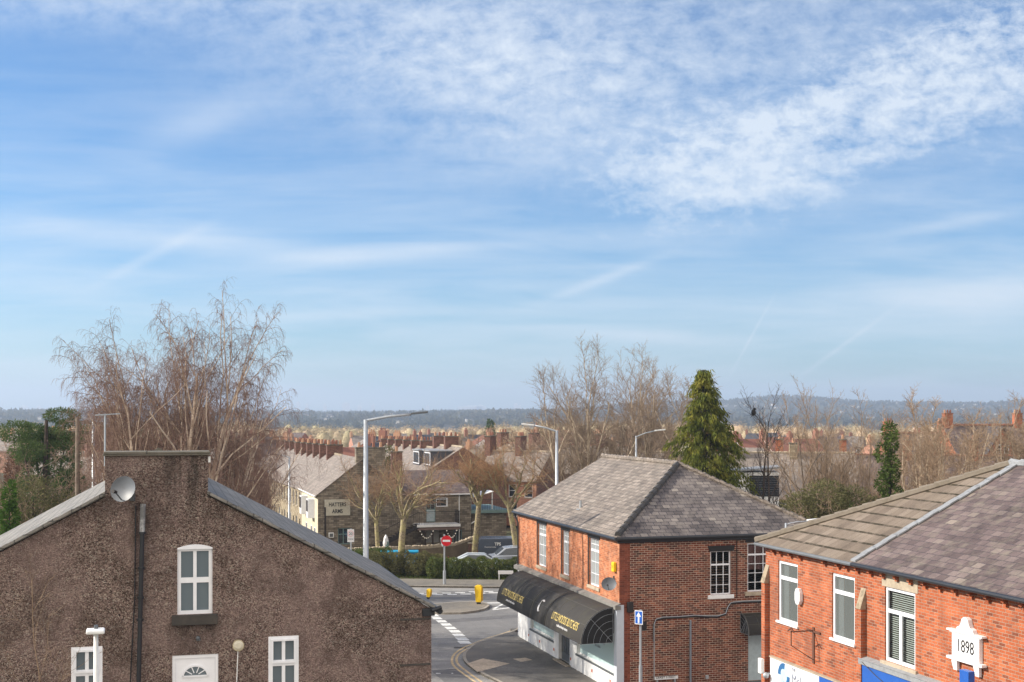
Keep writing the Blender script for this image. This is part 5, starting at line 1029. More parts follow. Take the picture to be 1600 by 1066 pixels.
    a = rc(513, 832, 521, 840); m = MB(); m.fbox(FS, *a, -.25, -.002); o = m.build('air_unit', M['lamp_white'], t, bevel=.02); m = MB(); m.fbox(FS, a[0]+.06, a[1]-.06, a[2]+.06, a[3]-.06, -.26, -.252); m.build('grille', M['galv_dark'], o)
    a = s(508, 840); m = MB(); m.tube([FS(a[0],4.0,-.05), FS(a[0],0,-.05)], .06, 6); m.build('drain_pipe', M['iron'], t)
    # balcony on a white canopy
    c = rc(645, 816, 712, 824); m = MB(); m.fbox(FS, c[0], c[1], c[2]+.12, c[3], -1.6, -.003); b = m.build('balcony', M['white_paint'], t); m = MB(); m.fbox(FS, c[0]+.05, c[1]-.05, c[2]-.12, c[2]+.118, -1.5, -.003); m.build('fascia', plain('worn', (.2,.14,.12), .8), b)
    m = MB(); z0, z1 = c[3], c[3]+1.0
    for i in range(34): x = c[0]+.6+(c[1]-c[0]-.7)*i/33; m.bar(FS(x,z0,-1.5), FS(x,z1,-1.5), .018)
    m.bar(FS(c[0]+.6,z1,-1.5), FS(c[1]-.05,z1,-1.5), .04); m.bar(FS(c[1]-.05,z1,-1.5), FS(c[1]-.05,z1,0), .04)
    for i in range(10): m.bar(FS(c[1]-.05,z0,-1.4+i*.15), FS(c[1]-.05,z1,-1.4+i*.15), .018)
    m.build('railing', M['iron'], b)
    m = MB()
    for x in (c[0]+.7, c[0]+1.3, c[1]-.4): m = MB(); m.bar(FS(x,0,-1.4), FS(x,c[2]-.1,-1.4), .12); m.build('canopy_post', M['wood_dark'], b)
    # outside stair
    st0, st1 = s(580, 853), s(632, 812); m = MB(); n = 14
    for i in range(n):
        f = i/n; x0 = st0[0]+(c[0]+.2-st0[0])*f; x1 = st0[0]+(c[0]+.2-st0[0])*(f+1/n); z = st0[1]+(c[3]-st0[1])*(f+1/n); m.fbox(FS, x0, x1+.02, z-.05, z, -1.5, -.5)
    m.bar(FS(st0[0],st0[1]-.05,-1.5), FS(c[0]+.2,c[3]-.1,-1.5), .05, .3); o = m.build('outside_stair', M['iron'], t); m = MB()
    for i in range(30):
        f = i/29; x = st0[0]+(c[0]+.2-st0[0])*f; z = st0[1]+(c[3]-st0[1])*f; m.bar(FS(x,z,-1.5), FS(x,z+1.0,-1.5), .016)
    m.bar(FS(st0[0],st0[1]+1,-1.5), FS(c[0]+.2,c[3]+1,-1.5), .04)
    for i in range(16): x = c[0]-2.0+i*.16; m.bar(FS(x,c[3],-1.45), FS(x,c[3]+1.0,-1.45), .014)
    m.build('railing', M['iron'], o)
    return t, s, c, FS
pb, PS, PC, PF = pub()
# festoon lights
t = thing('string_lights', 'string of festoon bulbs hanging below the pub canopy', 'string lights', W(14.15, 102.1), TH); m = MB(); m2 = MB()
for x0, x1 in ((PC[0]+.25, PC[0]+1.3), (PC[0]+2.4, PC[1]-.3)):
    P = [PF(x0+(x1-x0)*i/8, PC[2]-.15-.55*(1-((i-4)/4)**2), -1.55) for i in range(9)]; m.tube(P, .012, 4)
    for p in P: m2.sphere(p-Z_*.05, .06, n=6, m=4)
m.build('cord', M['iron'], t); m2.build('bulbs', M['bulb'], t)
# terraced annexe, garden wall, low things by the pub
t = thing('pub_annexe', 'dark brick annexe with railed roof terrace beside the pub wing', 'building', W(26.55, 102.3), TH)
m = MB(); m.box(.0, 2.9, 0, 6, 0, 3.25); m.build('wall', M['stone'], t); m = MB(); m.box(-.1, 3.1, -.25, 6.1, 3.252, 3.5); m.build('roof_edge', M['grey_green'], t)
m = MB()
for i in range(22): m.bar((-.02+i*.145,-.15,3.5), (-.02+i*.145,-.15,4.35), .02)
m.bar((-.1,-.15,4.35), (3.1,-.15,4.35), .04); m.build('railing', M['iron'], t); m = MB(); m.prism([(.0,.6,4.4), (2.0,.6,4.9), (2.0,3,4.9), (.0,3,4.4)], (0,0,.05)); m.bar((.1,.7,3.5), (.1,.7,4.4), .08); m.bar((1.9,.7,3.5), (1.9,.7,4.9), .08); m.build('canopy', M['lamp_white'], t)
m = MB(); m.tube([(-.5,-.1,2.2), (.4,-.15,2.7), (.4,-.15,3.3)], .05, 6); m.build('drain_pipe', M['lamp_white'], t)
t = thing('garden_wall', 'low mossy stone wall with upright coping in front of the pub', 'wall', W(14.5, 97.6), TH)
m = MB(); pr = [(0,1.0), (7.5,1.05), (9.5,1.2), (11.0,1.65), (11.6,1.7), (11.6,0), (0,0)]; m.prism([(x,0,z) for x, z in pr], (0,.4,0)); m.box(11.65, 15.5, .1, .4, 0, .75); m.build('wall_body', plain('wall_stone', (.13,.10,.07), .9, dirt=((.25,.19,.12), .6), bump=.6, scale=5), t)
m = MB(); rg = random.Random(3)
for i in range(100):
    x = i*.112; z = np.interp(x, [0, 7.5, 9.5, 11.0, 11.6], [1.0, 1.05, 1.2, 1.65, 1.7]); m.box(x, x+.085, -.03, .43, z-.02, z+.16+rg.random()*.08)
m.build('coping', M['stone_sill'], t)
t = thing('brick_wall', 'short dark red brick wall at the edge of the car park', 'wall', gY(757, 99.5), TH); m = MB(); m.box(-1.2, 1.2, 0, .25, 0, 1.45); m.build('wall_body', M['brick_red'], t); m = MB(); m.box(-1.25, 1.25, -.04, .29, 1.452, 1.52); m.build('coping', M['stone_sill'], t)
b = gY(603, 100.5, 0); t = thing('parasol', 'closed white and teal parasol behind the stone wall', 'parasol', b); m = MB(); m.tube([(0,0,0), (0,0,2.05)], .03, 6); m.build('pole', M['galv'], t); m = MB(); m.tube([(0,0,1.1), (0,0,1.35), (0,0,1.75), (0,0,2.0)], [.2, .24, .17, .04], 10); m.build('canopy', M['sign_white'], t); m = MB(); m.tube([(.1,-.1,1.05), (.12,-.1,1.5)], [.17, .1], 8); m.build('skirt', M['grey_green'], t)
b = gY(625, 96.0); t = thing('recycling_container', 'low bright blue container with pale stripes in front of the stone wall', 'container', b, R(3)); m = MB(); m.box(-1.5, 1.25, -.4, .4, .35, 1.15); m.box(-1.4, -1.3, -.3, .3, 0, .35); m.box(1.1, 1.2, -.3, .3, 0, .35); m.build('body', M['bin_blue'], t, bevel=.05)
m = MB(); m.box(-1.6, 1.35, -.5, .5, 1.152, 1.27); m.build('lid', M['bin_cyan'], t, bevel=.03); m = MB(); m.box(.3, 1.15, -.42, -.402, .75, .86); m.box(.3, 1.0, -.42, -.402, .5, .6); m.build('stripes', M['sign_white'], t)
b = gY(579.5, 93); t = thing('marker_post', 'small white marker post among the shrubs by the street lamp', 'post', b); m = MB(); m.box(-.05, .05, -.04, .04, 0, 1.55); m.build('post', M['lamp_white'], t, bevel=.01); m = MB(); m.box(-.06, .14, -.05, .05, 1.5, 1.6); m.build('cap', M['lamp_white'], t)
# ------------------------------------------------------------------ houses
def house_parts(w, d, ez, rise, wall, roof, facade_m=None, ch='brick_red', pots=4, dormer=False, gwin=True, bars=True, nwin=2, trim='stone_sill', cheight=1.5, near_gable=True):
    """terraced unit: front faces -x, ridge along y; local origin at the front near corner"""
    ems = thing('terraced_house', 'x', 'house', (0,0,0)); m = MB(); FL = Fr((0,0,0), Y_, -X_); FS = Fr((0,0,0), X_, -Y_)
    ops = []
    for i in range(nwin): c = w*(i+.5)/nwin; ops.append((c-.45, c+.45, ez-1.75, ez-.45)); 
    c = w*(nwin-.5)/nwin; ops.append((c-.5, c+.5, .9, 2.3)); dc = w*.5/nwin; ops.append((dc-.4, dc+.4, .0, 2.2))
    facade(m, FL, 0, w, 0, ez, ops, (), .1); m.build('front_wall', M[facade_m or wall], ems)
    m = MB(); m.poly([(0,0,0), (d,0,0), (d,0,ez), (d/2,0,ez+rise-.05), (0,0,ez)], -Y_); m.poly([(0,w,0), (d,w,0), (d,w,ez), (d/2,w,ez+rise-.05), (0,w,ez)], Y_); m.poly([(d,0,0), (d,w,0), (d,w,ez), (d,0,ez)], X_); m.build('wall', M[wall], ems)
    m = MB(); sl = rise/(d/2); o = .2
    slab(m, [(-o,0,ez-o*sl), (d/2,0,ez+rise), (d/2,w,ez+rise), (-o,w,ez-o*sl)]); slab(m, [(d+o,0,ez-o*sl), (d/2,0,ez+rise), (d/2,w,ez+rise), (d+o,w,ez-o*sl)]); r = m.build('roof', M[roof], ems)
    m = MB(); ridge_tiles(m, (d/2,0,ez+rise), (d/2,w,ez+rise), .1, .5); m.build('ridge_tiles', M['pot' if roof != 'slate_pale' else 'stone_sill'], r)
    if ch: chimney(ems, d/2-.7, d/2+.7, w-.32, w+.32, ez+rise-.6, ez+rise+cheight, ch, pots)
    for k, u in enumerate(ops[:-1]): window(ems, FL, *u, [('h', .5, 0, 1, .05)] if bars else (), glass=M['glass_far'], sill=(.08, .1, .06, M[trim]))
    u = ops[-1]; m = MB(); m.fbox(FL, *u, .06, .1); dd = m.build('door', M['wood_dark'], ems); m = MB(); m.fbox(FL, u[0]+.1, u[1]-.1, 1.75, 2.1, .05, .058); m.build('pane', M['glass_far'], dd)
    if dormer:
        m = MB(); y0, y1 = w*.2, w*.8; x0, x1 = d*.16, d*.42; zt = ez+rise-.35; zb = ez+x0*sl; m.box(x0, x1+.6, y0, y1, zb-.1, zt-.1); dm = m.build('dormer', M['slate_dark'], ems); m = MB(); m.box(x0-.15, x1+.6, y0-.12, y1+.12, zt-.098, zt); m.build('dormer_roof', M['lead'], dm)
        m = MB(); m.box(x0-.03, x0-.002, y0+.1, y1-.1, zb+.15, zt-.2); m.build('dormer_frame', M['upvc'], dm); m = MB(); m.box(x0-.04, x0-.032, y0+.25, y1-.25, zb+.25, zt-.3); m.build('dormer_pane', M['glass_far'], dm)
    return ems
ORD = ['first', 'second', 'third', 'fourth', 'fifth', 'sixth', 'seventh', 'eighth', 'ninth', 'tenth', 'eleventh', 'twelfth']
def row(proto, n, V, U, step, z, lab, group, rz=TH, zs=-.06):
    for i in range(n):
        p = W(V, U+step*i, z+zs*i) if rz == TH else None
        o = proto if i == 0 else place(tree_of(proto), p, rz); o.location = p; o.rotation_euler = (0,0,rz); o['label'] = lab % ORD[i]; o['group'] = group
def row_at(proto, n, P, rz, step, lab, group):
    for i in range(n):
        p = Vector(P)+Vector((-math.sin(rz), math.cos(rz), 0))*step*i
        o = proto if i == 0 else place(tree_of(proto), p, rz); o.location = p; o.rotation_euler = (0,0,rz); o['label'] = lab % ORD[i]; o['group'] = group
row(house_parts(4.5, 7, 4.95, 2.7, 'stone', 'slate_pale', 'stone_pale', 'brick_red', 4, cheight=.75), 6, 14.15, 112.2, 4.5, 0, 'stone terraced house with pale slate roof, %s house beyond the pub', 'stone terrace running back from the pub')
row(house_parts(4.6, 8, 5.1, 2.6, 'brick_red', 'slate_pale', 'brick_red', 'brick_red', 3, cheight=.6), 5, 14.3, 141, 4.6, -.3, 'red brick terraced house, %s beyond the end of the stone terrace', 'red brick terrace behind the stone terrace')
row(house_parts(5.0, 9, 5.0, 2.9, 'brick_red', 'slate_pale', 'brick_salmon', 'brick_red', 3, dormer=True, cheight=.9), 2, 27.2, 125.5, 5.2, 0, 'slate roofed house with flat dormer, %s behind the pub wing', 'dormer houses behind the pub')
row(house_parts(4.7, 8.4, 5.0, 2.8, 'brick_red', 'slate_pale', 'brick_salmon', 'brick_red', 4, cheight=.6), 6, 27.4, 137, 4.7, -.3, 'brick terraced house with tall red chimney, %s beyond the dormer houses', 'red chimney terrace behind the dormer houses')
row(house_parts(4.7, 8, 5.0, 2.8, 'brick_salmon', 'slate_pale', 'brick_salmon', 'brick_red', 2, cheight=.4), 6, 10, 178, 4.7, -1, 'pale brick terraced house, %s of the row behind the red chimneys', 'pale terrace far behind the pub')
h = house_parts(3.5, 7.5, 4.6, 2.7, 'brick_red', 'slate_pale', 'brick_salmon', 'brick_red', 3, nwin=2)
row_at(h, 2, gY(838, 130), R(64), 3.5, 'salmon brick house behind the bare trees, %s from the corner shop', 'salmon brick houses behind the pollarded trees')
h = house_parts(5, 8.5, 5.0, 2.9, 'brick_red', 'slate_grey', 'brick_red', 'brick_red', 3, cheight=1.2)
row_at(h, 4, gY(960, 140, -.3), R(48), 5, 'red brick house with tall chimney, %s behind the sycamores', 'red brick houses behind the sycamores')
h = house_parts(5, 9, 4.6, 3.4, 'stone', 'slate_pale', 'stone', 'stone_pale', 2, cheight=.75)
row_at(h, 4, gY(1345, 104), R(81), 5, 'stone house with broad pale slate roof, %s from the ivy covered trees', 'stone houses beyond the conifer')
h = house_parts(5.5, 9, 4.6, 3.0, 'brick_red', 'slate_purple', 'brick_orange', 'brick_orange', 2, cheight=1.3)
row_at(h, 5, gY(1640, 108), R(76), 5.5, 'low red brick house, %s along the row beyond the office roof', 'red brick row beyond the office roof')
h = house_parts(5.0, 9, 5.0, 3.2, 'brick_red', 'slate_grey', 'brick_salmon', 'brick_red', 3)
row_at(h, 4, gY(118, 96, 0), R(35), 5.0, 'slate roofed brick house, %s behind the reddish bushes', 'brick houses behind the birches')
h = house_parts(5.0, 9, 4.6, 3.0, 'brick_red', 'slate_pale', 'brick_salmon', 'brick_red', 3)
row_at(h, 4, gY(300, 135, -.3), R(28), 5.0, 'brick house seen through the birches, %s from the terrace', 'brick houses seen through the birches')
# flat roofed outbuilding with dark cladding
b = gY(1167, 96); t = thing('outbuilding', 'white flat roofed outbuilding with dark slatted side beyond the conifer', 'building', b, R(-6)); m = MB(); z1 = H-98/FPX*96; m.box(-1.0, 2.3, 0, 3, 0, z1); m.build('wall', M['white_paint'], t)
m = MB()
for i in range(9): m.box(.2, 2.32, -.06, -.003, z1-1.75+i*.17, z1-1.75+i*.17+.15)
m.build('cladding', plain('navy', (.02,.025,.035), .6), t); m = MB(); m.prism([(-1.2,-.3,z1+.002), (2.5,-.3,z1+.3), (2.5,3.2,z1+.3), (-1.2,3.2,z1+.002)], (0,0,.12)); m.build('roof', M['lead'], t)
# gabled red house among the trees at the far side
def villa(label, P, rz, w, d, ez, rise, gab=True, sc=1.0):
    t = thing('villa', label, 'house', P, rz); m = MB(); m.box(0, w, 0, d, 0, ez); m.poly([(0,0,ez), (0,d,ez), (0,d/2,ez+rise)], -X_); m.poly([(w,0,ez), (w,d,ez), (w,d/2,ez+rise)], X_); wl = m.build('wall', M['brick_orange'], t)
    m = MB(); slab(m, [(-.2,-.3,ez-.1), (w+.2,-.3,ez-.1), (w+.2,d/2,ez+rise), (-.2,d/2,ez+rise)]); slab(m, [(-.2,d+.3,ez-.1), (w+.2,d+.3,ez-.1), (w+.2,d/2,ez+rise), (-.2,d/2,ez+rise)]); r = m.build('roof', M['slate_purple'], t); m = MB(); ridge_tiles(m, (-.2,d/2,ez+rise), (w+.2,d/2,ez+rise), .14, .5, .05, .06); m.build('ridge_tiles', M['pot'], r)
    gw = 3.6; cx = w*.55; gz_ = ez+rise*.95
    m = MB(); m.prism([(cx-gw/2,-.6,0), (cx+gw/2,-.6,0), (cx+gw/2,-.6,ez), (cx,-.6,gz_), (cx-gw/2,-.6,ez)], (0,d*.5,0)); g = m.build('front_gable', M['brick_orange'], t)
    m = MB(); slab(m, [(cx-gw/2-.3,-.8,ez-.2), (cx,-.8,gz_+.1), (cx,d*.5,gz_+.1), (cx-gw/2-.3,d*.5,ez-.2)], .12); slab(m, [(cx+gw/2+.3,-.8,ez-.2), (cx,-.8,gz_+.1), (cx,d*.5,gz_+.1), (cx+gw/2+.3,d*.5,ez-.2)], .12); m.build('gable_roof', M['slate_dark'], g)
    F = Fr((0,-.6,0), X_, -Y_)
    for x in (cx-.75, cx+.15): window(t, F, x, x+.6, ez+.15, ez+1.2, [('h', .5, 0, 1, .07)], d=-.05, fw=.1, glass=M['glass_far'])
    F2 = Fr((0,0,0), X_, -Y_)
    for x in (w*.1, w*.85): window(t, F2, x, x+.9, 2.9, 4.2, [('v', .5, 0, 1, .06)], d=-.05, fw=.08, glass=M['glass_far'])
    window(t, F, cx-1.2, cx+1.2, 2.9, 3.9, [('v', .33, 0, 1, .06), ('v', .66, 0, 1, .06)], d=-.05, fw=.1, glass=M['glass_far'])
    chimney(t, -.1, .9, d/2-.4, d/2+.4, ez+rise-1.5, ez+rise+1.4, 'brick_orange', 3, 'pot'); chimney(t, w-.6, w+.3, d/2-.4, d/2+.4, ez+rise-1.5, ez+rise+1.4, 'brick_orange', 3, 'pot'); return t
villa('large red brick villa with front gable and two white attic windows', gY(1497, 150, -.5), R(4), 9.0, 8, 6.9, 3.3)
villa('smaller red gabled villa half hidden by the bare trees', gY(1395, 155, -.5), R(-2), 7.0, 8, 6.0, 3.2)
# ------------------------------------------------------------------ far town
def far_house(wall, roof, ch, w=5.5, d=8, ez=4.9, rise=2.5):
    m = MB(); mats = [M[wall], M[roof], M[ch], M['upvc'], M['glass_far']]; m.box(0, w, 0, d, 0, ez)
    m.poly([(0,0,ez), (0,d,ez), (0,d/2,ez+rise)], -X_); m.poly([(w,0,ez), (w,d,ez), (w,d/2,ez+rise)], X_); m.mi = 1
    slab(m, [(-.05,-.3,ez-.1), (w+.05,-.3,ez-.1), (w+.05,d/2,ez+rise+.05), (-.05,d/2,ez+rise+.05)]); slab(m, [(-.05,d+.3,ez-.1), (w+.05,d+.3,ez-.1), (w+.05,d/2,ez+rise+.05), (-.05,d/2,ez+rise+.05)]); m.mi = 2
    m.box(-.3, .4, d/2-.6, d/2+.6, ez+rise-.5, ez+rise+1.1)
    for i in range(3): m.tube([(.05,d/2-.35+.35*i,ez+rise+1.1), (.05,d/2-.35+.35*i,ez+rise+1.5)], .12, 5)
    for x in (.8, w-1.7):
        for z in (.9, 3.1): m.mi = 3; m.box(x, x+1.0, -.04, -.002, z, z+1.3); m.mi = 4; m.box(x+.1, x+.9, -.06, -.042, z+.1, z+1.2)
    o = m.build('far_house', mats); return o
kinds = [('brick_salmon', 'slate_pale', 'pot_pale', 'salmon brick house with pale roof, far off between the rooftops and the tan woods'), ('brick_red', 'slate_grey', 'pot', 'red brick house with grey roof, far off between the rooftops and the tan woods'),
         ('cream', 'slate_dark', 'pot', 'pale rendered house with dark roof, far off between the rooftops and the tan woods'), ('brick_orange', 'slate_purple', 'pot', 'orange brick house with purplish roof, far off between the rooftops and the tan woods'), ('white_paint', 'slate_red', 'pot', 'white house with brown roof, far off between the rooftops and the tan woods')]
protos = [far_house(*k[:3]) for k in kinds]; rg = random.Random(11); used = [0]*5; occ = []
ZN = ((160, 'behind the reddish bushes'), (430, 'behind the birches'), (520, 'above the stone terrace'), (600, 'beside the tall lamp'), (700, 'above the pub wing'), (800, 'above the pollarded trees'), (900, 'behind the second lamp'), (1040, 'behind the sycamores'), (1160, 'behind the conifer'), (1260, 'behind the dark saplings'), (1420, 'behind the bare thicket'), (1500, 'behind the twin stemmed tree'), (9999, 'around the red villas'))
def zone(x, y):
    px = 800+FPX*x/y
    return next(t for l, t in ZN if px < l)
def place_far(x, y, rz, k, z, sc=1.0):
    o = protos[k] if not used[k] else protos[k].copy()
    if used[k]: scn.collection.objects.link(o)
    used[k] = 1; o.location = (x, y, z); o.rotation_euler = (0, 0, rz); s = sc*rg.uniform(.92, 1.12); o.scale = (s, s, s); tag(o, kinds[k][3].replace(', far off between the rooftops and the tan woods', (', nearer part' if y < 270 else ', farther part')+' of the town '+zone(x, y)), 'house', 'far off town houses')
def free(x, y, r):
    for a, b, c in occ:
        if (x-a)**2+(y-b)**2 < (r+c)**2: return False
    occ.append((x, y, r)); return True
for band, (y0, y1, n) in enumerate(((185, 235, 9), (235, 300, 12), (300, 380, 15), (380, 470, 18))):
    for i in range(n):
        y = rg.uniform(y0, y1); px = -60+1720*(i+rg.random())/n; x = (px-800)/FPX*y; nn = rg.randint(2, 4) if band < 3 else rg.randint(1, 3)
        rz = rg.choice([TH, TH+R(90), R(70), R(-20), R(10)]); k = rg.choices(range(5), [7, 3, 4, 2, 2])[0]
        if 20 < -x*GS+y*GC < 172 and 8 < x*GC+y*GS < 40: continue
        if not free(x, y, 9 if band < 2 else 8): continue
        for j in range(nn): place_far(x+math.cos(rz)*5.6*j, y+math.sin(rz)*5.6*j, rz, k if rg.random() < .8 else rg.randrange(5), gz(x, y)-.2)
t = place_far
# church-like brick pinnacle beyond the pub
b = gY(838, 300, gz(5, 300)); t = thing('church_spire', 'small pink brick spire standing before the tan woods', 'spire', b); m = MB(); m.box(-1, 1, -1, 1, 0, 6.2); m.build('tower', M['brick_salmon'], t); m = MB(); m.tube([(0,0,6.2), (0,0,7.0), (0,0,11.2)], [1.3, 1.1, .04], 8); m.build('spire', M['brick_salmon'], t)
# ------------------------------------------------------------------ trees
LB = [dict(seg=9, wig=.07, up=.05, tip=.2), dict(n=14, start=.3, ang=26, len=.58, fall=.55, seg=7, wig=.10, up=.08, curve=-.10, rr=.45, rmin=.02), dict(n=9, start=.2, ang=40, len=.36, fall=.4, seg=5, wig=.16, up=-.02, curve=-.25, rr=.45, rmin=.011), dict(n=6, start=.12, ang=45, len=.55, fall=.3, seg=4, wig=.18, up=-.2, curve=-.35, rr=.5, rmin=.006), dict(n=4, start=.1, ang=40, len=.8, fall=.3, seg=3, wig=.2, up=-.5, rr=.6, rmin=.0045, tip=.6)]
def lean(dx, dy=0.0): v = Vector((dx, dy, 1)).normalized(); return tuple(v)
def dist_h(py, Y): return H-(py-HOR)/FPX*Y
def birch(label, px, Y, top, ln, seed, extra=()):
    h = dist_h(top, Y); st = [((0,0,0), lean(ln), h*.97, h*.0125)]
    for d in extra: st.append(((d*.6,.2,0), lean(ln+d, .1), h*.85, h*.010))
    return bare_tree('birch_tree', label, seed, st, LB, 'bark_birch', 'twig_birch', 2, 'birches behind the pebbledashed house', gY(px, Y), fit=h, wide=.84)
birch('outermost slim birch beside the telegraph pole, reddish drooping twigs', 182, 64, 540, -.03, 1, (.05,))
birch('tall pale stemmed birch rising over the edge of the wide chimney', 208, 62, 505, -.02, 2, (-.07,))
birch('birch with forked white stem above the middle of the wide chimney', 236, 60, 492, .03, 3, (-.06, .07))
birch('tallest birch in the clump, upright with feathery top', 306, 60, 458, .02, 4, (.07,))
birch('wide leaning birch whose drooping twigs hang towards the terrace', 322, 63, 488, .11, 5, (.17, .02))
birch('slim birch with crowded reddish twigs between the two forked birches', 268, 66, 520, .01, 9, (-.05, .06))
birch('low weeping birch with dark red twigs in front of the terrace', 385, 82, 638, .10, 6, (.22, -.1))
LBR = [dict(seg=6, wig=.12, up=.02, tip=.3), dict(n=8, start=.15, ang=40, len=.5, fall=.5, seg=5, wig=.15, up=.0, curve=-.2, rr=.5, rmin=.018), dict(n=7, start=.1, ang=45, len=.5, fall=.4, seg=4, wig=.2, up=-.12, rr=.5, rmin=.012), dict(n=5, start=.1, ang=45, len=.6, fall=.3, seg=3, wig=.25, up=-.1, rr=.6, rmin=.008), dict(n=2, start=.1, ang=45, len=.7, fall=.3, seg=2, wig=.25, up=-.1, rr=.6, rmin=.007)]
def thicket(name, label, px, Y, w, h, seed, mt='bark_grey', mc='twig_red', n=5, lv=LBR, group=None, spread=.35):
    rg = random.Random(seed); st = []
    for i in range(n): x = rg.uniform(-.5, .5)*w; st.append(((x, rg.uniform(-1, 1), 0), lean(rg.uniform(-spread, spread)+x/w*.5, rg.uniform(-.2, .2)), h*rg.uniform(.55, .9), .04+h*.003))
    return bare_tree(name, label, seed, st, lv, mt, mc, 2, group, gY(px, Y), (6,4,3,3,3), fit=h)
G1 = 'reddish brown bushes at the edge of the picture'
thicket('bare_bush', 'tall reddish bush with pale crossing stems by the telegraph pole', 95, 70, 5, 10.2, 21, group=G1)
thicket('bare_bush', 'reddish brown bush filling the gap under the dark pine', 45, 84, 5, 9.4, 22, group=G1)
thicket('bare_bush', 'low reddish bush beside the chimney slates', 135, 58, 3.2, 8.6, 23, group=G1)
thicket('bare_bush', 'dull brown bush at the extreme edge of the picture', 0, 66, 4, 9.4, 24, group=G1)
thicket('bare_bush', 'brown bush beneath the weeping birch twigs', 340, 76, 4, 8, 25, n=3, group=G1)
thicket('bare_bush', 'fine twigged brown bush showing over the house ridge', 290, 80, 6, 8.5, 26, n=3, group=G1)
thicket('bare_bush', 'ruddy bush showing over the chimney cap', 200, 84, 6, 9, 28, n=3, group=G1)
# pollarded street trees
LP = [dict(seg=5, wig=.03, up=.02, tip=.8), dict(n=7, start=.86, ang=36, len=1.15, fall=0, seg=7, wig=.15, up=.12, rr=.5, rmin=.05, tip=.5), dict(n=6, start=.3, ang=42, len=.55, fall=.4, seg=5, wig=.18, up=.12, rr=.55, rmin=.03, tip=.5), dict(n=8, start=.25, ang=38, len=.62, fall=.2, seg=4, wig=.16, up=.10, rr=.35, rmin=.010), dict(n=6, start=.1, ang=40, len=.75, fall=.2, seg=3, wig=.2, up=.06, rr=.6, rmin=.0075)]
def pollard(label, px, py, top, seed, r=.26, tw='twig_plane', th=None, lnx=0.0, n5=None):
    b = pG(px, py, .03); h = dist_h(top, b.y); r *= .78; lv = [dict(d) for d in LP]; tl = (th or h*.30)
    lv[1]['len'] = (h-tl)*.78/tl; 
    if n5: lv[3]['n'] = n5
    return bare_tree('pollarded_tree', label, seed, [((0,0,0), lean(lnx), tl, r)], lv, 'bark_plane', tw, 3, 'pollarded trees along the verge', b, (10,8,6,4,3), fit=h, wide=1.12)
pollard('thick pollarded tree with orange shoots in front of the pub stair', 626, 896, 700, 31, .33, 'twig_orange', 4.0)
pollard('upright pollarded tree with yellow lichened trunk behind the hedge', 741, 884, 688, 32, .30, 'twig_plane', 5.4)
pollard('pollarded tree leaning beside the corner shop drainpipe', 811, 887, 690, 33, .30, 'twig_plane', 4.9, -.08)
pollard('smaller pollarded tree behind the tall street lamp', 592, 878, 712, 34, .24, 'twig_orange', 3.6)
LS = [dict(seg=8, wig=.05, up=.05, tip=.3), dict(n=10, start=.22, ang=24, len=.62, fall=.45, seg=7, wig=.09, up=.07, rr=.55, rmin=.035), dict(n=9, start=.22, ang=32, len=.45, fall=.4, seg=5, wig=.12, up=.08, rr=.5, rmin=.017), dict(n=8, start=.2, ang=36, len=.5, fall=.3, seg=4, wig=.14, up=.07, rr=.5, rmin=.012), dict(n=4.5, start=.25, ang=38, len=.55, fall=.3, seg=2, wig=.14, up=.05, rr=.6, rmin=.008)]
def syc(label, px, Y, top, seed, leans, sc=1.0, lv=LS, mt='bark_syc', mc='twig_syc', grp='tall bare sycamores behind the corner shop', name='sycamore_tree', r=.0135):
    h = dist_h(top, Y)-gz(0, Y); st = [((l*1.5,0,0), lean(l, random.Random(seed).uniform(-.1, .1)), h*.97*(1-.1*i), h*r*(1-.15*i)) for i, l in enumerate(leans)]
    return bare_tree(name, label, seed, st, lv, mt, mc, 2, grp, gY(px, Y, gz(0, Y)), fit=h, wide=1.12)
syc('big sycamore with fanned pale limbs beside the lamp with the short arm', 922, 98, 536, 41, (-.02, -.30, -.16, .12, .02))
syc('slender sycamore with twin straight stems next to the conifer', 985, 104, 542, 42, (.04, .16, -.08))
syc('leaning sycamore sapling between the lamp arm and the conifer', 1015, 96, 585, 43, (.18, .05))
LU = [dict(seg=8, wig=.05, up=.06, tip=.2), dict(n=12, start=.2, ang=26, len=.5, fall=.5, seg=6, wig=.09, up=.14, rr=.45, rmin=.02), dict(n=8, start=.15, ang=32, len=.42, fall=.4, seg=4, wig=.12, up=.14, rr=.5, rmin=.011), dict(n=6, start=.15, ang=36, len=.5, fall=.3, seg=3, wig=.14, up=.12, rr=.5, rmin=.0075), dict(n=2.5, start=.25, ang=38, len=.5, fall=.3, seg=2, wig=.14, up=.1, rr=.6, rmin=.006)]
G2 = 'bare trees beyond the shop and office roofs'
LT = [dict(seg=8, wig=.05, up=.04, tip=.2), dict(n=11, start=.25, ang=34, len=.38, fall=.5, seg=5, wig=.1, up=.12, rr=.45, rmin=.022), dict(n=7, start=.15, ang=34, len=.45, fall=.4, seg=4, wig=.12, up=.12, rr=.5, rmin=.012), dict(n=4, start=.2, ang=36, len=.5, fall=.3, seg=3, wig=.14, up=.1, rr=.5, rmin=.009)]
syc('thin dark sapling with a bird perched in it, next to the conifer', 1181, 84, 600, 51, (.0,), lv=LT, mt='bark_dark', mc='bark_dark', grp=G2, name='bare_tree', r=.009)
syc('thin dark sapling standing before the navy slatted outbuilding', 1204, 82, 603, 52, (.02,), lv=LT, mt='bark_dark', mc='bark_dark', grp=G2, name='bare_tree', r=.009)
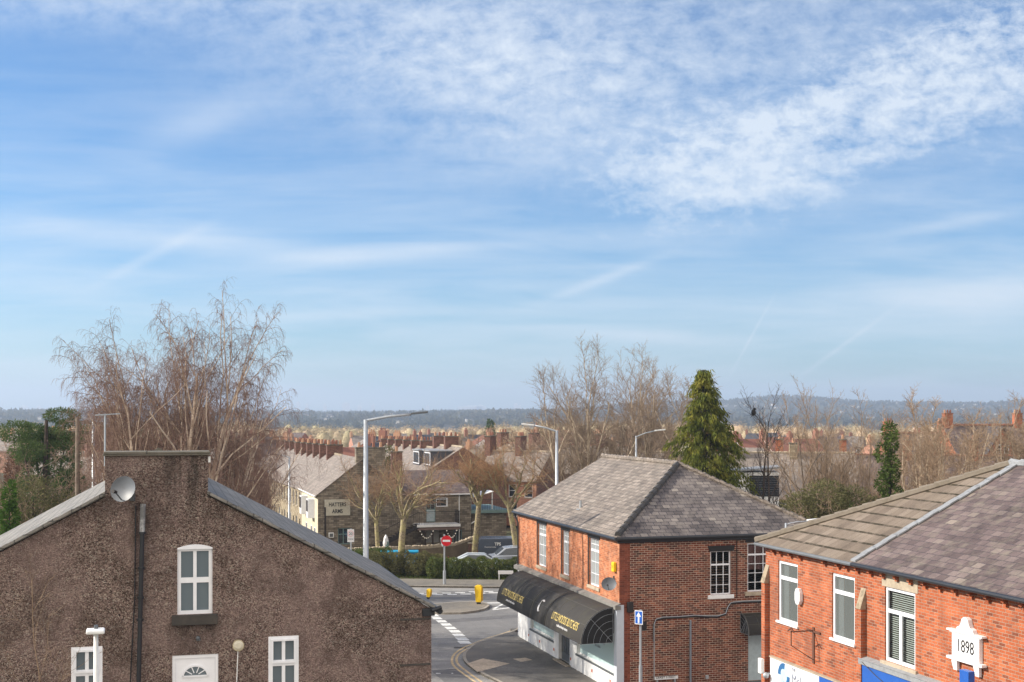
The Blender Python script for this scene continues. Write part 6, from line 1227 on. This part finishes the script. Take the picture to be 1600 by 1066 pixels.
for i, (px, Y, top, ln, lb) in enumerate(((1278, 70, 612, (-.16, -.02, .1, .2, -.07), 'multi stemmed bare tree above the end of the shop hip'), (1325, 72, 606, (-.12, -.04, .05, .14, .0), 'tall bare multi stemmed tree in the middle of the thicket'), (1375, 78, 612, (-.14, -.05, .05, .14), 'bare tree rising beside the ivy covered trunk'),
        (1455, 76, 610, (-.03, .03), 'pale twin stemmed bare tree behind the mossy hip'), (1500, 84, 640, (.1, -.2), 'spreading bare tree in front of the red villa'), (1610, 92, 618, (-.15, -.05, .05), 'bare tree at the outer edge beyond the slate roof'), (1415, 92, 640, (-.1, 0, .12), 'small bare tree between ivy and twin stemmed tree'))):
    syc(lb, px, Y, top, 60+i, ln, lv=LS if i in (3, 4, 5) else LU, mt='bark_grey' if i < 3 else 'bark_syc', mc='twig_tan', grp=G2, name='bare_tree', r=.010)
G3 = 'brambly thicket behind the office roof'
for i, (px, Y, w, h, lb) in enumerate(((1245, 66, 4, 6.6, 'olive brambles nearest the shop hip'), (1290, 68, 4.5, 7.0, 'tangled tan bush under the bare multi stemmed tree'), (1340, 70, 4.5, 7.6, 'dense tan thicket above the brown tiled roof'), (1435, 80, 4, 7.2, 'tan bush next to the ivy covered trunk'), (1375, 66, 3.5, 7.2, 'tangled twigs at the foot of the ivy covered trunk'), (1545, 86, 5, 5.6, 'brown bush in front of the red villa'))):
    thicket('bare_bush', lb, px, Y, w, h, 80+i, 'bark_grey', 'twig_tan', 9, group=G3)
# foliage masses
def leafy(name, label, cat, P, blobs, n, ln, wd, mt, seed, down=0.0, trunk=None, group=None, shell=.4):
    t = thing(name, label, cat, P, 0, group); V, Q = blob_leaves(seed, blobs, n, ln, wd, down, shell); np_mesh('crown' if trunk else 'foliage', V, Q, M[mt], t)
    if trunk:
        m = MB(); m.tube([(0,0,0), (0,0,trunk[0]*.5), (.1,0,trunk[0])], [trunk[1], trunk[1]*.7, trunk[1]*.3], 8)
        for b in blobs[::3]: m.tube([(0,0,trunk[0]*.35), (b[0]*.5,b[1]*.5,(trunk[0]*.4+b[2])/2), tuple(b[:3])], [trunk[1]*.4, trunk[1]*.25, .03], 5)
        m.build('trunk', M['bark_dark'], t)
    return t
rg = random.Random(5); bl = []
for i in range(26):
    an, f = rg.uniform(0, 6.28), rg.uniform(.2, 1); z = rg.uniform(5.5, 11.6); rr = 2.1*math.sqrt(max(.08, 1-((z-9.0)/3.6)**2)); bl.append((math.cos(an)*rr*f, math.sin(an)*rr*f, z, rg.uniform(.7, 1.15), rg.uniform(.7, 1.1), rg.uniform(.4, .65)))
leafy('pine_tree', 'rounded dark green pine behind the reddish bushes', 'tree', gY(70, 74, 0), bl, 40000, .15, .05, 'leaf_pine', 1, 0, (11, .3))
# weeping cypress, branch by branch
def conifer(label, P, h, prof, seed, mt, nb=380):
    t = thing('conifer_tree', label, 'tree', P); rng = np.random.default_rng(seed); r = random.Random(seed); m = MB(); m.tube([(0,0,0), (0,0,h*.5), (.05,0,h*.97)], [.28, .18, .03], 8); Ps, Ds = [], []
    for i in range(nb):
        z = h*(.04+.95*((i+r.random())/nb)**.85); f = z/h; R0 = np.interp(f, [p[0] for p in prof], [p[1] for p in prof])*r.uniform(.55, 1.16); an = r.uniform(0, 6.28); ca, sa = math.cos(an), math.sin(an); rise = R0*r.uniform(.05, .35)
        pts = [(ca*R0*q, sa*R0*q, z+rise*math.sin(q*2.4)-.25*R0*q*q) for q in (0, .35, .7, 1)]; m.tube(pts, [.035, .025, .018, .008], 4, False)
        k = int(35+75*R0/2.4)
        for j in range(k):
            q = r.uniform(.25, 1.02)**.8; b = (ca*R0*q+r.gauss(0, .14), sa*R0*q+r.gauss(0, .14), z+rise*math.sin(q*2.4)-.25*R0*q*q+r.gauss(0, .06)); Ps.append(b); Ds.append((ca*.45+r.gauss(0, .35), sa*.45+r.gauss(0, .35), -1.0+r.gauss(0, .35)))
    V, Q = sprays(Ps, Ds, .34, .07, rng); np_mesh('crown', V, Q, M[mt], t); m.build('trunk', M['bark_dark'], t); return t
conifer('tall olive green weeping conifer behind the shop ridge', gY(1100, 84), 11.6-(575-640)/FPX*84, [(0, 3.0), (.3, 3.15), (.5, 2.9), (.66, 2.35), (.76, 1.6), (.86, .95), (.94, .6), (1, .12)], 7, 'leaf_cypress')
leafy('conifer_bush', 'bright green young conifer at the picture edge above the slates', 'shrub', gY(15, 56), [(0,0,2.2+.95*i,1.0-.12*i,.9-.1*i,.7) for i in range(7)], 9000, .18, .07, 'leaf_bright', 2, trunk=(5, .12))
leafy('laurel_bush', 'bright green rounded shrub just above the pale slates', 'shrub', gY(42, 50), [(0,0,6.2,.9,1,.9), (.9,0,5.5,.9,1,1.0), (-.9,0,5.7,1,1,1), (0,0,4.5,1.3,1,1.2)], 7000, .13, .07, 'leaf_bright', 3, trunk=(6, .1))
leafy('olive_shrub', 'olive brown shrub behind the bright green young conifer', 'shrub', gY(52, 66), [(0,0,7.0,1.3,1.2,1.3), (1.5,0,6.2,1.2,1,1.3), (-1.3,0,6.4,1.2,1,1.4), (0,0,4.8,2.2,1.2,1.2)], 9000, .2, .05, 'leaf_olive', 4, .4, (6.5, .1))
leafy('dark_conifer', 'dark brownish conifer between the pine and the roofs', 'tree', gY(22, 90), [(0,0,5.0,.9,.9,2), (0,0,7.0,.6,.6,1.6)], 3500, .2, .07, 'leaf_dry', 5, trunk=(7, .15))
leafy('ivy_clad_tree', 'narrow ivy clad tree glowing green in the thicket', 'tree', gY(1388, 63.5), [(.22*math.sin(i*2.3),.2*math.cos(i*1.9),3.0+.5*i,(.55,.75,.62,.85)[i%4]*(1.1-.045*i),.6,.5) for i in range(16)]+[(-.8,0,4.2,1.0,.6,1.1), (.7,0,5,.6,.5,.9), (-1.0,0,5.6,.5,.5,.7)], 13000, .13, .07, 'leaf_ivy', 6, .3, (10, .15))
thicket('bare_bush', 'twiggy tangle around the ivy clad tree', 1392, 62.3, 2.6, 8.8, 88, 'bark_grey', 'twig_tan', 7, group=G3, spread=.25)
leafy('climber_bush', 'ivy clad stem at the heart of the brambles', 'shrub', gY(1322, 68), [(0,0,3.2+.8*i,.55,.5,.6) for i in range(5)], 3200, .12, .07, 'leaf_ivy', 7, .3, (6, .1))
leafy('evergreen_bush', 'dark evergreen bush under the bare multi stemmed tree', 'shrub', gY(1290, 64), [(0,0,7.3,1.2,1.2,.9), (1.3,0,6.9,1.1,1,1.0), (-1.3,0,6.5,1.1,1,1.1), (-2.2,0,5.8,.8,.8,.9), (.4,0,5.4,2.2,1,1.4), (2.6,0,6.2,.9,1,1.2), (3.6,0,5.6,.9,1,1.0)], 15000, .14, .06, 'leaf_olive', 8, 0, (7, .12))
leafy('orange_shrub', 'rusty leaved shrub top showing over the street lamp roofs', 'shrub', gY(607, 125), [(0,0,7.2,.8,.8,1.0), (.3,0,6.2,1,1,1), (-.5,0,5.6,1,1,1)], 2500, .2, .1, 'leaf_olive', 9, trunk=(6.5, .15))
# verge shrubs and hedge
def hedge(name, label, px0, px1, Y, w, h, n, seed, mt='leaf_hedge', zb=0.0):
    x0, x1 = (px0-800)/FPX*Y, (px1-800)/FPX*Y; rg = random.Random(seed); bl = []; k = int((x1-x0)/.45)
    for i in range(k): bl.append(((x1-x0)*(i+.5)/k-(x1-x0)/2, rg.uniform(-.3, .3)*w, h*.5+rg.uniform(-.06, .10)*h, .48, w*.5, h*rg.uniform(.46, .56)))
    t = leafy(name, label, 'hedge', Vector(((x0+x1)/2, Y, zb)), bl, n, .10, .06, mt, seed, shell=.75)
    m = MB()
    for i in range(0, k, 2): b = bl[i]; m.tube([(b[0],b[1],0), (b[0]+.1,b[1],h*.5), (b[0]-.1,b[1],h*.85)], [.03, .02, .01], 4)
    m.build('stems', M['bark_dark'], t)
hedge('hedge', 'clipped green and russet hedge between the no entry sign and the shop', 672, 812, 90.3, 1.6, 1.35, 26000, 1); hedge('hedge', 'darker straggly hedge below the thick pollarded tree', 572, 690, 91.5, 2.0, 1.6, 20000, 2, 'leaf_olive'); hedge('hedge', 'dark evergreen hedge behind the tall street lamp', 540, 610, 93, 2, 1.7, 9000, 3, 'leaf_ivy')
def grass():
    rng = np.random.default_rng(3); n = 26000; a = rng.random(n)*(fk1-fk0).length; b = 3.6+rng.random(n)*5.2; P = np.array(fk0)[None]+a[:, None]*np.array(fk)[None]+b[:, None]*np.array(fn)[None]; P[:, 2] = .03
    V, Q = sprays(P, np.stack([rng.normal(size=n)*.3, rng.normal(size=n)*.3, np.ones(n)], 1), .16, .05, rng); o = np_mesh('grass', V, Q, M['grass']); tag(o, kind='stuff')
grass()
# sapling against the gable
b = Vector(((55-800)/FPX*25.2, 25.2, 4.1)); LQ = [dict(seg=7, wig=.06, up=.05, tip=.2), dict(n=7, start=.3, ang=45, len=.4, fall=.4, seg=5, wig=.12, up=.15, rr=.5, rmin=.006), dict(n=4, start=.2, ang=40, len=.5, fall=.3, seg=3, wig=.14, up=.1, rr=.6, rmin=.004), dict(n=3, start=.2, ang=40, len=.5, fall=.3, seg=2, wig=.14, up=.1, rr=.6, rmin=.003)]
bare_tree('sapling', 'leafless sapling standing before the pebbledashed wall', 91, [((0,0,0), lean(.02), 4.2, .02), ((.1,0,0), lean(.22), 2.7, .015)], LQ, 'twig_tan', 'twig_tan', 2, None, b, (5,4,3,3))
# bird
b = gY(1177.5, 84, dist_h(645, 84)); t = thing('bird', 'black bird perched in the thin dark sapling', 'bird', b); m = MB(); m.sphere((0,0,0), .16, .12, .2, 10, 8); m.sphere((.06,0,.24), .09, .08, .09, 8, 6); m.prism([(-.05,-.03,-.1), (-.05,.03,-.1), (-.22,.03,-.34), (-.22,-.03,-.34)], (.04,0,.02)); m.tube([(.13,0,.24), (.21,0,.23)], [.02, .004], 5); m.build('body', M['bird_black'], t, smooth=True)
# mid distance individual bare trees
LM = [dict(seg=6, wig=.06, up=.05, tip=.25), dict(n=11, start=.15, ang=38, len=.6, fall=.4, seg=5, wig=.12, up=.05, rr=.5, rmin=.04), dict(n=9, start=.15, ang=40, len=.5, fall=.4, seg=4, wig=.15, up=.03, rr=.5, rmin=.03), dict(n=8, start=.1, ang=42, len=.55, fall=.3, seg=3, wig=.16, up=.02, rr=.5, rmin=.022)]
mids = []
for s in range(3): mids.append(bare_tree('round_tree', 'x', 200+s, [((0,0,0), (0,0,1), 8.6, .2), ((.3,0,0), lean(.25), 7.6, .15), ((-.3,0,0), lean(-.25), 7.6, .15)], LM, 'bark_grey', ('twig_tan', 'twig_far', 'twig_red')[s], 2, None, (0,0,0), (5,4,3,3), fit=9.2))
trs = [tree_of(m) for m in mids]; rg = random.Random(8); used_m = [0]*3
LBL = ['round bare tree with tan twigs among the middle distance roofs', 'round bare tree with pale sandy twigs among the middle distance roofs', 'round bare tree with reddish twigs among the middle distance roofs']
def put_mid(px, Y, top, k, lab=None):
    h = dist_h(top, Y)-gz(0, Y); s = h/9.2; P = gY(px, Y, gz(0, Y)-.1); o = mids[k] if not used_m[k] else place(trs[k], P, 0); used_m[k] = 1; o.location = P; o.rotation_euler = (0, 0, rg.uniform(0, 6)); o.scale = (s*rg.uniform(.9, 1.2), s, s); o['label'] = (LBL[k].replace('among the middle distance roofs', 'in the middle distance '+zone(P.x, P.y))); o['group'] = 'bare trees among the middle distance roofs'
for px, Y, top in ((760, 165, 672), (800, 150, 664), (835, 140, 655), (870, 150, 660), (905, 170, 655), (950, 175, 652), (1010, 165, 655), (1045, 150, 658), (725, 230, 672), (780, 240, 664), (850, 230, 654), (1245, 290, 664), (1300, 300, 662), (1400, 260, 664), (1470, 280, 662), (1575, 290, 660), (1612, 130, 645), (20, 130, 668), (60, 140, 670), (130, 150, 672), (190, 140, 668), (250, 150, 670), (320, 160, 670), (380, 170, 674)):
    k = rg.choices((0, 1, 2), (4, 3, 2))[0] if px > 440 else rg.choice((0, 2)); put_mid(px, Y, top, k)
leafy('evergreen_tree', 'dark green pointed evergreen standing in the tan woods', 'tree', gY(766, 300, -2.5), [(0,0,4+1.6*i,2.3-.4*i,2.2-.4*i,1.5) for i in range(5)], 3500, .6, .25, 'leaf_pine', 12, trunk=(11, .25)); leafy('evergreen_tree', 'low dark green evergreen next to the pointed one in the tan woods', 'tree', gY(784, 310, -2.5), [(0,0,5,2.6,2,3), (3,0,4,2,2,3)], 3000, .6, .25, 'leaf_pine', 13, trunk=(6, .25))
leafy('yellow_shrub', 'yellow green shrub behind the thin dark saplings', 'shrub', gY(1196, 125, 0), [(0,0,5.5,1.3,1,1.6), (-.6,0,4,1.3,1,1.5)], 3000, .25, .1, 'leaf_bright', 14, trunk=(5, .15))
# woods and hills
def woods():
    rng = np.random.default_rng(9); Ps, Ds, Cs = [], [], []
    for i in range(560):
        y = rng.uniform(480, 760); x = rng.uniform(-.44, .44)*y*1.05; z0 = gz(x, y)-.5; h = rng.uniform(8.5, 13)*(1+.12*math.sin(x*.03)); r = h*rng.uniform(.36, .5); k = 640
        Cs.append((np.array([x, y, z0+h*.42]), r*.66, h*.42))
        th = rng.uniform(0, 2*np.pi, k); ct = rng.uniform(-.25, 1, k); st = np.sqrt(1-ct**2); rr = rng.uniform(.6, 1.02, k)
        d = np.stack([np.cos(th)*st, np.sin(th)*st, ct], 1); Ps.append(np.array([x, y, z0+h*.42])+d*rr[:, None]*np.array([r, r, h*.56])); Ds.append(d*.4+rng.normal(size=(k, 3)))
    V, Q = sprays(np.concatenate(Ps), np.concatenate(Ds), .9, .16, rng)
    nn, mm = 9, 6; ph = np.pi*np.arange(mm+1)/mm; tt = 2*np.pi*np.arange(nn)/nn; U = np.stack([np.outer(np.sin(ph), np.cos(tt)), np.outer(np.sin(ph), np.sin(tt)), np.outer(np.cos(ph), np.ones(nn))], -1).reshape(-1, 3)
    ii, jj = np.meshgrid(np.arange(mm), np.arange(nn), indexing='ij'); a_ = ii*nn+jj; b_ = ii*nn+(jj+1) % nn; q0 = np.stack([a_, a_+nn, b_+nn, b_], -1).reshape(-1, 4); Vc, Qc = [V], [Q]; k0 = len(V)
    for c, rx, rz in Cs:       # the dense heart of each crown
        Vc.append(c+U*np.array([rx, rx, rz])*rng.uniform(.8, 1.12, (len(U), 1))); Qc.append(q0+k0); k0 += len(U)
    o = np_mesh('woodland', np.concatenate(Vc), np.concatenate(Qc), M['twig_far']); V = Q = None; tag(o, kind='stuff')
    Ps, Ds = [], []
    for i in range(5200):
        y = rng.uniform(1500, 4300)**1.0; x = rng.uniform(-.46, .46)*y; h = rng.uniform(5, 13); r = h*.6; z0 = gz(x, y); k = 9
        d = rng.normal(size=(k, 3)); d /= np.linalg.norm(d, axis=1, keepdims=True); d[:, 2] = np.abs(d[:, 2]); Ps.append(np.array([x, y, z0+h*.15])+d*np.array([r, r, h*.5])*rng.uniform(.3, .8, k)[:, None]); Ds.append(rng.normal(size=(k, 3))+np.array([0, 0, .3]))
    V, Q = sprays(np.concatenate(Ps), np.concatenate(Ds), 8, 6.5, rng); o = np_mesh('hill_woods', V, Q, M['wood_blue']); tag(o, kind='stuff')
woods()
def hill_houses():
    rg = random.Random(17); m = MB(); mats = [plain('hill_wall', (.40,.38,.35), .7), M['slate_dark']]; m.box(0, 12, 0, 8, 0, 6); m.mi = 1; m.prism([(-.5,-.5,6), (-.5,8.5,6), (-.5,4,9.5)], (13,0,0)); p = m.build('hillside_house', mats); first = True
    for i in range(190):
        y = rg.uniform(1700, 4000); x = (rg.uniform(-.42, .42) if i % 3 else rg.uniform(.06, .40))*y
        if y < 2500 and x > 200 and rg.random() < .5: continue
        for j in range(rg.randint(1, 2)):
            xx = x+j*22; o = p if first else p.copy()
            if not first: scn.collection.objects.link(o)
            first = False; o.location = (xx, y-25, gz(xx, y-25)+2.5); o.rotation_euler = (0, 0, rg.choice((0, .5, -.4, 1.2, 1.5))); s = rg.uniform(.45, .85); o.scale = (s, s, s); tag(o, ('tiny white house high on the far blue hillside ' if y > 2600 else 'tiny white house on the lower far hillside ')+zone(xx, y), 'house', 'white houses on the far hillside')
hill_houses()
def skyline():
    rg = random.Random(2); first = None
    for px, top, w in ((466, 629, 26), (480, 631, 20), (508, 633, 24), (541, 630, 50), (583, 632, 22), (668, 634, 24), (735, 635, 160), (752, 634, 60), (806, 631, 26), (812, 634, 20), (452, 634, 30), (562, 634, 26), (38, 634, 40), (62, 635, 26)):
        Y = 8600; h = dist_h(top, Y)-gz(0, Y); t = thing('tower_block', ('broad' if w > 45 else 'tall thin' if top < 632 else 'low')+' faint hazy block on the far skyline '+zone(px-800, FPX), 'building', gY(px, Y, gz(0, Y)), 0, 'tower blocks on the far skyline'); m = MB(); m.box(-w/2, w/2, -15, 15, 0, h); m.box(-w/4, w/4, -8, 8, h, h+5); m.build('tower', M['white_paint'], t)
skyline()
# ------------------------------------------------------------------ haze
def haze():
    m = MB(); m.box(-6500, 6500, -70, 9500, -40, 150); mt = bpy.data.materials.new('haze'); mt.use_nodes = True; nt = mt.node_tree; nt.nodes.clear()
    v = node(nt, 'ShaderNodeVolumePrincipled', Density=.00024); v.inputs['Color'].default_value = (.66,.80,1,1); v.inputs['Anisotropy'].default_value = .2
    o = node(nt, 'ShaderNodeOutputMaterial'); nt.links.new(v.outputs[0], o.inputs['Volume']); b = m.build('haze', mt, uv=False); tag(b, kind='stuff')
haze()
